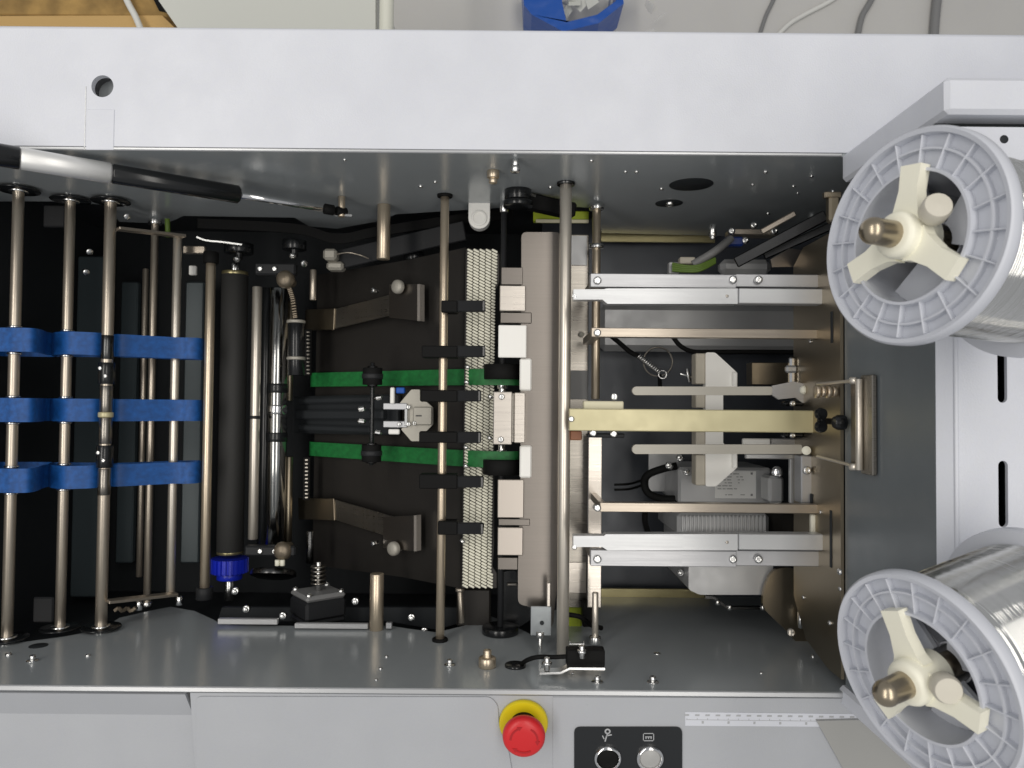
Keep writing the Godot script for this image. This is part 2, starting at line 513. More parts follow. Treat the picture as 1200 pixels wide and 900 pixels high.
func body() -> void:
	var b := thing("machine_body", "pale grey machine frame with an open dark well, white rear cover and shade-darkened grey front panel", "machine", Vector3(0, -0.86, 0))
	var left := -0.62
	# rear cover, with a finger hole
	var z0 := at(600, 38.5, 0).z
	var z1 := REAR - 0.0035
	var hole := at(120, 101, 0)
	var r := 0.0102
	var st := mesh()
	var half := [Vector3(left, 0, z0), Vector3(hole.x, 0, z0)]
	half.append_array(arc(hole, r, 270, 90))
	half.append_array([Vector3(hole.x, 0, z1), Vector3(left, 0, z1)])
	prism(st, half, Vector3(0, -0.006, 0))
	half = [Vector3(0.62, 0, z0), Vector3(hole.x, 0, z0)]
	half.append_array(arc(hole, r, -90, 90))
	half.append_array([Vector3(hole.x, 0, z1), Vector3(0.62, 0, z1)])
	prism(st, half, Vector3(0, -0.006, 0))
	cyl(st, Vector3(left, -0.0035, z0), Vector3(0.62, -0.0035, z0), 0.0035, 12)
	box(st, Vector3(0, -0.43, z0 + 0.0005), Vector3(1.24, 0.85, 0.004))
	var cover := part("rear_cover", st, M.white, b, "smooth white sheet metal cover with a round finger hole")
	st = mesh()
	cyl(st, hole + Vector3(0, -0.022, 0), hole + Vector3(0, -0.018, 0), r * 1.3)
	part("hole_bottom", st, M.plate_grey, cover)
	st = mesh()
	slab(st, 101, 128, 133.5, 175.5, 0.0007, 0.0012, 0.0004)
	part("latch_tongue", st, M.white, cover)
	st = mesh()
	slab(st, 99, 101, 100.4, 175.5, 0.0003, 0.001, 0.0001)
	part("latch_seam", st, M.rim_steel, cover)

	# rear side plate: its lower edge is cut out round the drive
	var edge := [[705, 273], [697, 244], [640, 240], [600, 243], [545, 246], [465, 251], [440, 260], [395, 268], [362, 265], [345, 255], [215, 253], [195, 262], [140, 260], [125, 240], [60, 236], [-8, 236]]
	var pts := [Vector3(left, -0.0015, 0), Vector3(0.42, -0.0015, 0), Vector3(0.42, -0.345, 0)]
	for e in edge:
		pts.append(rear(e[0], e[1]))
	pts.append(Vector3(left, rear(-8, 236).y, 0))
	st = mesh()
	hanging(pts, REAR, -0.0035, st)
	var rp := part("rear_side_plate", st, M.plate_grey, b, "dark grey rear side plate with a cut-out lower edge")
	st = mesh()
	box(st, Vector3((left + RIGHT) / 2, -0.0008, REAR - 0.0016), Vector3(RIGHT - left, 0.0022, 0.0032), 0.0008)
	part("rear_rim", st, M.rim_steel, b)
	for p in [[404, 187, .0016], [493, 218, .0022], [510, 213, .0018], [693, 188, .002], [733, 201, .0018], [746, 201, .0018], [775, 221, .002], [897, 201, .0022], [951, 206, .002], [930, 218, .002], [882, 216, .0014], [645, 219, .002], [900, 250, .0022], [935, 226, .0016]]:
		screw_in(b, rear(p[0], p[1]), Vector3(0, 0, 1), p[2])
	st = mesh()
	cyl(st, rear(810, 216) + Vector3(0, 0, -0.0005), rear(810, 216) + Vector3(0, 0, 0.0006), 0.0225, 32, 0.0001)
	part("round_hole", st, M.liner, b)
	st = mesh()
	cyl(st, rear(784, 238) + Vector3(0, 0, -0.0005), rear(784, 238) + Vector3(0, 0, 0.0006), 0.0155, 28, 0.0001)
	part("round_hole", st, M.liner, b)
	screw_in(b, rear(785, 237) + Vector3(0, 0, 0.0006), Vector3(0, 0, 1), 0.005)

	# front side plate
	edge = [[-8, 757], [30, 752], [75, 746], [118, 738], [140, 724], [175, 716], [200, 711], [228, 716], [250, 726], [260, 732], [430, 735], [455, 733], [480, 737], [512, 741], [545, 733], [575, 722], [600, 732], [625, 745], [640, 722], [655, 712], [698, 700], [705, 697]]
	pts = [Vector3(0.42, -0.0015, 0), Vector3(left, -0.0015, 0), Vector3(left, front(-8, 757).y, 0)]
	for e in edge:
		pts.append(front(e[0], e[1]))
	pts.append(Vector3(0.42, -0.345, 0))
	st = mesh()
	hanging(pts, FRONT, 0.0035, st)
	part("front_side_plate", st, M.plate_grey, b, "dark grey front side plate reflecting the rods")
	st = mesh()
	box(st, Vector3((left + RIGHT) / 2, -0.0008, FRONT + 0.0026), Vector3(RIGHT - left, 0.0022, 0.0052), 0.0009)
	part("front_rim", st, M.rim_steel, b)
	for p in [[453, 770, .0018], [446, 784, .0018], [441, 797, .0015], [892, 789, .0016], [671, 789, .0014], [103, 769, .0026], [10, 768, .003]]:
		screw_in(b, front(p[0], p[1]), Vector3(0, 0, -1), p[2])
	for p in [[770, 766, .0035], [45, 757, .009]]:
		st = mesh()
		cyl(st, front(p[0], p[1]) + Vector3(0, 0, 0.0005), front(p[0], p[1]) + Vector3(0, 0, -0.0006), p[2], 20, 0.0001)
		part("drilled_hole", st, M.liner if p[0] < 100 else M.zinc, b)
	for p in [[700, 800], [765, 800], [527, 780], [38, 775]]:      # studs with a washer
		st = mesh()
		var s := front(p[0], p[1])
		cyl(st, s, s + Vector3(0, 0, -0.0012), 0.0055, 18)
		cyl(st, s, s + Vector3(0, 0, -0.006), 0.003, 6)
		part("bolt", st, M.zinc, b)
	# zinc lips at the foot of both plates
	st = mesh()
	slab(st, 704, 273, 838, 284, -0.338, 0.004)
	part("zinc_lip", st, M.zinc_yellow, b)
	st = mesh()
	slab(st, 704, 690, 832, 701, -0.338, 0.004)
	part("zinc_lip", st, M.zinc_yellow, b)

	# the well: floors and closed sides
	st = mesh()
	box(st, Vector3((left + 0.07) / 2, -0.47, 0.013), Vector3(0.07 - left, 0.02, 0.56))
	box(st, Vector3(left - 0.004, -0.24, 0.013), Vector3(0.008, 0.475, 0.56))
	box(st, Vector3(-0.22, -0.30, REAR - 0.03), Vector3(0.80, 0.36, 0.004))
	box(st, Vector3(-0.22, -0.30, FRONT + 0.03), Vector3(0.80, 0.36, 0.004))
	part("well_liner", st, M.liner, b)
	st = mesh()
	box(st, Vector3(0.24, -0.365, 0.013), Vector3(0.40, 0.01, 0.56))
	part("well_floor", st, M.cavity_floor, b)
	st = mesh()
	slab(st, 702, 357, 958, 412, -0.325, 0.02, 0.008)
	part("well_step", st, M.motor_grey, b)
	st = mesh()
	for q in [[30, 300, 66, 700, -.36], [86, 300, 120, 700, -.37], [-60, 255, 10, 700, -.33], [138, 330, 158, 660, -.41], [214, 330, 236, 660, -.41]]:
		slab(st, q[0], q[1], q[2], q[3], q[4], 0.012, 0.002)
	part("floor_rib", st, M.teal_panel, b)

	# front: a sloping panel below the rim
	st = mesh()
	var q0 := panel(-90, 812).z
	var x0 := -0.62
	var down := Vector3(0, -0.0035, 0)
	var foot := panel(600, 1000)
	var top := Vector3(0, PANEL_AT.y, FRONT + 0.0065)
	x0 = panel(228.5, 900).x
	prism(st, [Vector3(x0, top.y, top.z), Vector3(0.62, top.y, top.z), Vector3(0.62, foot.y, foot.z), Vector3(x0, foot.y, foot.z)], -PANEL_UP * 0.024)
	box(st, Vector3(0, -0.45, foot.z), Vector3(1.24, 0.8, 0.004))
	part("front_panel", st, M.front_grey_shaded, b)
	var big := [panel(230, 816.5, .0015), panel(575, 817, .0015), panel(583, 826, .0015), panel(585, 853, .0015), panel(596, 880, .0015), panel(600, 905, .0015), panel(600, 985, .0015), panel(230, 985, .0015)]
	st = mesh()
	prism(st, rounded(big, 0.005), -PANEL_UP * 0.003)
	part("front_door", st, M.front_grey_shaded, b, "shade-darkened grey front door with a rounded corner beside the red button")
	st = mesh()
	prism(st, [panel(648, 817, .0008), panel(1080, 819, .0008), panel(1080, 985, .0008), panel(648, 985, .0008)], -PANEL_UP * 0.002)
	part("front_cover_right", st, M.front_grey_shaded, b)
	st = mesh()
	var a0 := panel(-90, 812.5, .001)
	var a1 := panel(226.5, 814, .001)
	var c0 := panel(-90, 836, .007)
	var c1 := panel(226.5, 838, .007)
	var low := -0.013
	c0 = panel(-90, 838, low)
	c1 = panel(226.5, 838, low)
	c0 = Vector3(c0.x, c1.y, c1.z)
	a0 = Vector3(c0.x, a1.y, a1.z)
	a1.x = c1.x
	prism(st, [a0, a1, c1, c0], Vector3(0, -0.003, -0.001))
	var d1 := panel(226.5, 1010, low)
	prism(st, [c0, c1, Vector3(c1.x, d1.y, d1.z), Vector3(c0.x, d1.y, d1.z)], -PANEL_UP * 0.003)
	part("front_cover_left", st, M.front_grey_shaded, b)
	st = mesh()
	prism(st, [panel(957, 845, .004), panel(1016, 843.5, .004), panel(1125, 905, .004), panel(1125, 985, .004), panel(1035, 985, .004)], -PANEL_UP * 0.003)
	part("wedge_cover", st, M.wedge_grey, b, "beige grey slanted cover lying over the end of the ruler")

	# right end plate and the raised housing that carries the wire spools
	st = mesh()
	var prof := [[-.0015, -.150], [-.0015, .246], [-.03, .246], [-.085, .235], [-.118, .20], [-.118, -.150], [-.09, -.165], [-.02, -.165]]
	var rpts := []
	for e in prof:
		rpts.append(Vector3(RIGHT - 0.002, e[0], e[1]))
	prism(st, rpts, Vector3(0.003, 0, 0))
	var ep := part("right_end_plate", st, M.steel_brown, b, "brown tinted polished steel plate closing the right end")
	st = mesh()
	var sl := onto(974, 598, Vector3(RIGHT - 0.002, 0, 0), Vector3(1, 0, 0))
	var sm := onto(974, 665, Vector3(RIGHT - 0.002, 0, 0), Vector3(1, 0, 0))
	box(st, (sl + sm) / 2 + Vector3(-0.0002, 0, 0), Vector3(0.0012, 0.004, sm.z - sl.z), 0.0003)
	sl = onto(975, 365, Vector3(RIGHT - 0.002, 0, 0), Vector3(1, 0, 0))
	sm = onto(975, 402, Vector3(RIGHT - 0.002, 0, 0), Vector3(1, 0, 0))
	box(st, (sl + sm) / 2 + Vector3(-0.0002, 0, 0), Vector3(0.0012, 0.004, sm.z - sl.z), 0.0003)
	part("slit", st, M.liner, ep)
	for p in [[985, 670, .003], [985, 690, .002], [973, 730, .0022], [953, 770, .0025], [942, 700, .002], [976, 225, .0025], [950, 400, .002], [962, 600, .0018]]:
		screw_in(b, onto(p[0], p[1], Vector3(RIGHT - 0.002, 0, 0), Vector3(1, 0, 0)), Vector3(-1, 0, 0), p[2])
	st = mesh()
	box(st, Vector3(0.43, -0.19, 0.013), Vector3(0.008, 0.38, 0.5))
	part("well_end", st, M.liner, b)
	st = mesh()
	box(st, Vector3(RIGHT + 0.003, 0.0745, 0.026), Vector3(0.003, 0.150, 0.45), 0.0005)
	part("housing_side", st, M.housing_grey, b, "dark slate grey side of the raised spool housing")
	st = mesh()                                                     # shell strips at its rear and front
	var sz := at(1115, 89, 0.17).z
	box(st, Vector3(0.46, 0.085, sz + 0.013), Vector3(0.318, 0.17, 0.026), 0.003)
	part("housing_shell", st, M.white, b)
	st = mesh()
	box(st, Vector3(0.46, 0.075, 0.262), Vector3(0.318, 0.17, 0.018), 0.003)
	part("housing_shell", st, M.white, b)
	st = mesh()
	box(st, Vector3(0.46, 0.14, sz + 0.0285), Vector3(0.31, 0.02, 0.006))
	part("housing_gap", st, M.liner, b)
	st = mesh()
	var hx := 0.3125
	var hz := sz + 0.032
	var hy := 0.160
	var hw := at(1175, 500, hy).x
	var sw := 0.0034
	var slots := [[at(1175, 400, hy).z, at(1175, 472, hy).z], [at(1175, 540, hy).z, at(1175, 618, hy).z]]
	for side in [-1.0, 1.0]:
		var e := hx if side < 0.0 else 0.62
		var o := [Vector3(e, hy, 0.252), Vector3(e, hy, hz), Vector3(hw, hy, hz)]
		for s in slots:
			var round_a := arc(Vector3(hw, hy, s[0] + sw), sw, -90, -90 + side * 90, 6)
			var round_b := arc(Vector3(hw, hy, s[1] - sw), sw, 90 - side * 90, 90, 6)
			o.append_array(round_a)
			o.append_array(round_b)
		o.append(Vector3(hw, hy, 0.252))
		prism(st, o, Vector3(0, -0.003, 0))
	quad(st, Vector3(RIGHT + 0.0015, 0.150, hz), Vector3(hx, hy, hz), Vector3(hx, hy, 0.252), Vector3(RIGHT + 0.0015, 0.150, 0.252), Vector3(-1, 1, 0))
	quad(st, Vector3(RIGHT + 0.0015, 0.147, hz), Vector3(hx, hy - 0.003, hz), Vector3(hx, hy - 0.003, 0.252), Vector3(RIGHT + 0.0015, 0.147, 0.252), Vector3(1, -1, 0))
	cyl(st, Vector3(hx + 0.0002, hy - 0.0008, hz), Vector3(hx + 0.0002, hy - 0.0008, 0.252), 0.0016, 16)
	part("housing_top", st, M.white, b, "white top panel of the spool housing with two long slots")
	st = mesh()
	box(st, Vector3(0.47, 0.13, 0.028), Vector3(0.29, 0.004, 0.44))
	part("housing_inside", st, M.black_gloss, b)
	st = mesh()
	cyl(st, at(1177, 163, hy + .0004) , at(1177, 163, hy + .0004) + Vector3(0, -0.002, 0), 0.003, 16, 0.0001)
	part("keyhole", st, M.liner, b)


# ---------------------------------------------------------------- rods
func cross_rod(called: String, label: String, group: String, px: Array, h: float, r: float, m: Material, ends := []) -> Node3D:
	# px: measured (x, y) of both ends; ends: the z at which it stops, where it meets a side plate
	var a := at(px[0], px[1], h)
	var b := at(px[2], px[3], h)
	var x := (a.x + b.x) / 2
	var za: float = ends[0] if ends.size() else a.z
	var zb: float = ends[1] if ends.size() else b.z
	var t := thing(called, label, called.replace("_", " "), Vector3(x, h, za), group)
	var st := mesh()
	cyl(st, Vector3(x, h, za), Vector3(x, h, zb), r, 24, 0.0008)
	part("shaft", st, m, t)
	return t

func collar(t: Node3D, called: String, z: float, wide: float, r: float, m: Material) -> void:
	var st := mesh()
	cyl(st, Vector3(t.position.x, t.position.y, z - wide / 2), Vector3(t.position.x, t.position.y, z + wide / 2), r, 24, 0.0006)
	part(called, st, m, t)

func rods() -> void:
	var t: Node3D
	var g := "steel rods across the well between the side plates"
	var wall := [REAR, FRONT]
	var spec := [
		["thick steel rod at the left edge of the well, leftmost of all", [22, 222, 8, 752], -0.1255, 0.0056],
		["steel rod second from the left, straight through the left blue belts", [83, 232, 70, 740], -0.164, 0.0054],
		["steel rod in dark sleeves that passes over the blue belts", [130, 234, 118, 739], -0.168, 0.0062]]
	for i in 3:
		var s = spec[i]
		t = cross_rod("steel_rod", s[0], g, s[1], s[2], s[3], M.rod, wall)
		for e in [REAR + 0.003, FRONT - 0.003]:
			collar(t, "bearing", e, 0.006, 0.0098, M.zinc)
			collar(t, "bearing_flange", e + (0.0005 if e < 0 else -0.0005), 0.002, 0.021, M.black_gloss)
		if i < 2:
			for z in [-0.0645, 0.0105, 0.0855]:
				for d in [-0.0142, 0.0142]:
					collar(t, "belt_collar", z + d, 0.0025, s[3] + 0.0016, M.zinc)
		else:
			for k in [[393, 421, .0068, "rod_dark"], [425, 450, .0088, "black_gloss"], [452, 483, .0068, "steel_dim"], [483, 489, .008, "brass_paint"], [489, 520, .0068, "steel_dim"], [522, 548, .0088, "black_gloss"], [549, 580, .0068, "steel_dim"]]:
				var z0 := at(124, k[0], s[2]).z
				var z1 := at(124, k[1], s[2]).z
				collar(t, "coupling" if k[3] == "black_gloss" else "sleeve", (z0 + z1) / 2, z1 - z0, k[2], M[k[3]])
			for y in [432, 441, 530, 539]:
				screw_in(t, Vector3(t.position.x + (0.003 if y % 2 else -0.003), t.position.y + 0.0083, at(124, y, s[2]).z), Vector3.UP, 0.0024)
	t = cross_rod("steel_rod", "steel rod over the black finger clamps beside the mesh plate", g, [523, 231, 514, 752], -0.1405, 0.0047, M.rod_warm, wall)
	for e in [REAR + 0.001, FRONT - 0.001]:
		collar(t, "grommet", e, 0.004, 0.0085, M.black)
	t = cross_rod("steel_rod", "thickest steel rod, in front of the tall steel divider plate", g, [664.5, 214, 658, 769], -0.0905, 0.0062, M.rod_bright, wall)
	collar(t, "socket", REAR + 0.001, 0.004, 0.0095, M.rod_dark)
	# thin rods under the belts, hung between two flat links
	g = "thin rods under the blue belts"
	t = cross_rod("thin_rod", "thinnest dull rod under the blue belts", g, [171, 315, 163, 676], -0.285, 0.0037, M.rod)
	t = cross_rod("thin_rod", "dull rod just right of the thinnest one under the blue belts", g, [182, 254, 172, 716], -0.262, 0.0044, M.rod, wall)
	collar(t, "bearing", REAR + 0.004, 0.008, 0.008, M.zinc)
	collar(t, "bearing", FRONT - 0.004, 0.008, 0.006, M.zinc)
	t = cross_rod("thin_rod", "bright rod at the right end of the blue belts", g, [208, 277, 200, 695], -0.230, 0.0050, M.rod_bright)
	t = cross_rod("guide_rod", "yellowish steel rod left of the rubber roller", "", [247, 308, 240, 690], -0.225, 0.0056, M.rod_warm)
	collar(t, "clamp", t.position.z - 0.006, 0.014, 0.009, M.black)
	collar(t, "clamp", at(240, 695, -0.225).z, 0.014, 0.010, M.black_grey)
	for y in [[268, 277, 138, 216], [705, 696, 126, 207]]:
		var st := mesh()
		beam(st, at(y[2], y[0], -0.165), at(y[3], y[1], -0.2275), 0.0035, 0.010, Vector3.UP, 0.0006)
		single("flat_link", st, M.rail_tan, "thin flat link from the sleeved rod to the bright belt rod, %s" % ("near the rear plate" if y[0] < 400 else "near the front plate"), "link", "flat links of the belt frame")
	# rollers
	t = cross_rod("rubber_roller", "large dark rubber roller between two slim rods", "", [275, 322, 270, 646], -0.30, 0.0168, M.rubber)
	collar(t, "roller_cap", t.position.z - 0.001, 0.006, 0.0165, M.zinc_yellow)
	collar(t, "journal", t.position.z - 0.008, 0.016, 0.006, M.zinc)
	collar(t, "roller_cap", at(270, 646, -0.30).z, 0.006, 0.0165, M.zinc_yellow)
	collar(t, "journal", at(270, 690, -0.30).z, 0.03, 0.006, M.zinc)
	var gz := at(270, 663, -0.30)
	var st := mesh()
	var teeth := []
	for i in 22:
		for e in [[0.0, 0.0232], [0.45, 0.0232], [0.55, 0.0205], [0.95, 0.0205]]:
			var a: float = TAU * (i + e[0]) / 22
			teeth.append(Vector3(t.position.x + cos(a) * e[1], -0.30 + sin(a) * e[1], gz.z - 0.010))
	prism(st, teeth, Vector3(0, 0, 0.018))
	cyl(st, Vector3(t.position.x, -0.30, gz.z + 0.008), Vector3(t.position.x, -0.30, gz.z + 0.017), 0.016, 24)
	var gear := single("blue_gear", st, M.gear_blue, "bright blue toothed gear on the front end of the rubber roller", "gear")
	st = mesh()
	t = cross_rod("slim_roller", "pale bright slim roller right of the rubber roller", "", [301, 336, 297, 632], -0.27, 0.0060, M.rod_bright)
	collar(t, "centre_ring", at(299, 489, -0.27).z, 0.004, 0.0068, M.black_grey)
	t = cross_rod("polished_roller", "dark polished roller with a bright highlight, left of the feed ramp", "", [327, 338, 322, 640], -0.29, 0.0125, M.rod_mirror)
	for y in [455, 480, 512]:
		collar(t, "roller_ring", at(325, y, -0.29).z, 0.012, 0.0135, M.chrome if y == 480 else M.black_gloss)
	t = cross_rod("black_shaft", "black shaft left of the polished roller", "", [314, 338, 309, 640], -0.315, 0.0090, M.black_gloss)
	t = cross_rod("spacer_bar", "olive tinted bar beside the upper end of the polished roller", "", [341, 352, 339, 470], -0.30, 0.0040, M.steel_brown)
	t = cross_rod("short_pin", "short steel pin left of the rear leaf guide", "", [367, 316, 367, 352], -0.27, 0.0040, M.rod)
	t = cross_rod("short_pin", "short dark pin left of the front leaf guide", "", [364, 622, 363, 660], -0.27, 0.0045, M.rod_dark)
	t = cross_rod("spacer_bar", "olive tinted bar beside the lower end of the polished roller", "", [339, 535, 337, 645], -0.30, 0.0048, M.steel_brown)
	# standoffs
	var so := "round spacer posts fixed to the side plates"
	st = mesh()
	var p := rear(450, 240)
	cyl(st, p, Vector3(p.x, p.y, at(448, 304, p.y).z), 0.0075, 24)
	single("spacer_post", st, M.rod_warm, "tan steel spacer post sticking out of the rear side plate", "post", so)
	p = front(441, 738)
	st = mesh()
	cyl(st, p, Vector3(p.x, p.y, at(443, 672, p.y).z), 0.0078, 24)
	single("spacer_post", st, M.rod_warm, "tan steel spacer post sticking out of the front side plate by the black motor", "post", so)
	# black feed shaft with two rubber wheels
	t = cross_rod("feed_shaft", "thin black shaft behind the steel divider plate, carrying rubber wheels", "", [592, 235, 585, 741], -0.170, 0.0034, M.black_grey, wall)
	collar(t, "bearing", REAR + 0.006, 0.012, 0.0048, M.zinc)
	collar(t, "bearing_flange", FRONT - 0.004, 0.008, 0.0205, M.black_gloss)
	for y in [436, 547]:
		var z := at(588, y, -0.17).z
		collar(t, "rubber_wheel", z, 0.017, 0.0215, M.black)
		collar(t, "wheel_hub", z + (0.014 if y < 500 else -0.014), 0.010, 0.006, M.zinc)
	collar(t, "bright_section", at(588, 447, -0.17).z + 0.01, 0.02, 0.0042, M.zinc)
	collar(t, "bright_section", at(588, 530, -0.17).z - 0.002, 0.014, 0.0042, M.zinc)
	# side rod right of the divider, with nuts
	t = cross_rod("tie_rod", "brass tinted tie rod with nuts, right of the divider, rear half", "", [700, 236, 697, 468], -0.172, 0.0048, M.rod_warm, [REAR, at(697, 468, -0.172).z])
	collar(t, "nut", REAR + 0.004, 0.007, 0.0085, M.zinc)
	collar(t, "nut", at(699, 289, -0.172).z, 0.005, 0.0085, M.zinc)
	t = cross_rod("tie_rod", "slim bright tie rod low beside the bracket with the black sensor", "", [698, 694, 697, 748], -0.125, 0.0034, M.rod_bright)
	collar(t, "nut", at(697, 750, -0.125).z, 0.008, 0.0062, M.zinc)
	st = mesh()
	slab(st, 689, 512, 705, 712, -0.165, 0.004)
	var bar := single("flat_bar", st, M.steel_pale, "flat pale steel bar running down the right of the divider plate", "bar")
	screw_in(bar, at(698, 594, -0.165), Vector3.UP, 0.0034)
	screw_in(bar, at(697, 652, -0.165), Vector3.UP, 0.0034)


# ---------------------------------------------------------------- belts
func belts() -> void:
	var rows := [[-0.0645, "in the rear row of three"], [0.0105, "in the middle row of three"], [0.0855, "in the front row of three"]]
	var zm := 490.0
	var x := func(px: float, h: float) -> float: return at(px, zm, h).x
	for i in 3:
		var z: float = rows[i][0]
		var first := [Vector3(-0.60, -0.119, z), Vector3(x.call(0, -.119), -0.1185, z), Vector3(x.call(16, -.118), -0.118, z), Vector3(x.call(34, -.121), -0.121, z), Vector3(x.call(44, -.135), -0.135, z), Vector3(x.call(52, -.165), -0.165, z), Vector3(x.call(60, -.185), -0.185, z), Vector3(x.call(59, -.21), -0.21, z), Vector3(-0.60, -0.205, z)]
		var second := [Vector3(x.call(64, -.205), -0.205, z), Vector3(x.call(60, -.19), -0.19, z), Vector3(x.call(63, -.168), -0.168, z), Vector3(x.call(78, -.1575), -0.1575, z), Vector3(x.call(100, -.163), -0.163, z), Vector3(x.call(113, -.170), -0.170, z), Vector3(x.call(120, -.183), -0.183, z), Vector3(x.call(118, -.21), -0.21, z)]
		var third := [Vector3(x.call(138, -.205), -0.205, z), Vector3(x.call(132, -.195), -0.195, z), Vector3(x.call(138, -.186), -0.186, z), Vector3(x.call(165, -.2), -0.2, z), Vector3(x.call(205, -.222), -0.222, z), Vector3(x.call(222, -.224), -0.224, z), Vector3(x.call(233, -.232), -0.232, z), Vector3(x.call(236, -.246), -0.246, z), Vector3(x.call(228, -.256), -0.256, z), Vector3(x.call(170, -.225), -0.225, z)]
		var which := ["over the leftmost rod", "over the second rod", "right of the sleeved rod"]
		var n := 0
		for path in [first, second, third]:
			var st := mesh()
			strip(st, curve(path, 6), Vector3(0, 0, 1), 0.0255, 0.0018, true)
			single("blue_belt", st, M.belt_blue, "blue belt loop %s, %s" % [which[n], rows[i][1]], "belt", "blue conveyor belts at the left")
			n += 1
	# two green belts run up the feed ramp
	for row in [[442, "rear one, above the grey casting"], [538.5, "front one, below the grey casting"]]:
		var st := mesh()
		var z := at(608, row[0], -0.166).z
		var pts := [Vector3(at(610, 490, -0.19).x, -0.19, z), Vector3(at(609, 490, -0.172).x, -0.172, z), Vector3(at(602, 490, -0.164).x, -0.164, z), Vector3(at(575, 490, -0.164).x, -0.164, z)]
		for u in [0.02, 0.3, 0.6, 0.9, 1.02]:
			var p := RAMP_B.lerp(RAMP_A, u) + ramp_up() * 0.005
			pts.append(Vector3(p.x, p.y, z))
		pts.append(pts[-1] + Vector3(-0.004, -0.014, 0))
		var path := curve(pts, 5)
		strip(st, path, Vector3(0, 0, 1), 0.0185, 0.0018)
		single("green_belt", st, M.belt_green, "green transport belt up the feed ramp, the %s" % row[1], "belt", "green belts on the ramp")


# ---------------------------------------------------------------- feed ramp in the middle
const RAMP_A := Vector3(-0.262, -0.335, 0)       # low end, left
const RAMP_B := Vector3(-0.052, -0.182, 0)       # high end, right

func ramp(px: float, py: float, lift := 0.0) -> Vector3:
	var l := (RAMP_B - RAMP_A).normalized()
	var n := Vector3(-l.y, l.x, 0)
	return onto(px, py, RAMP_A + n * lift, n)

func ramp_up() -> Vector3:
	var l := (RAMP_B - RAMP_A).normalized()
	return Vector3(-l.y, l.x, 0)

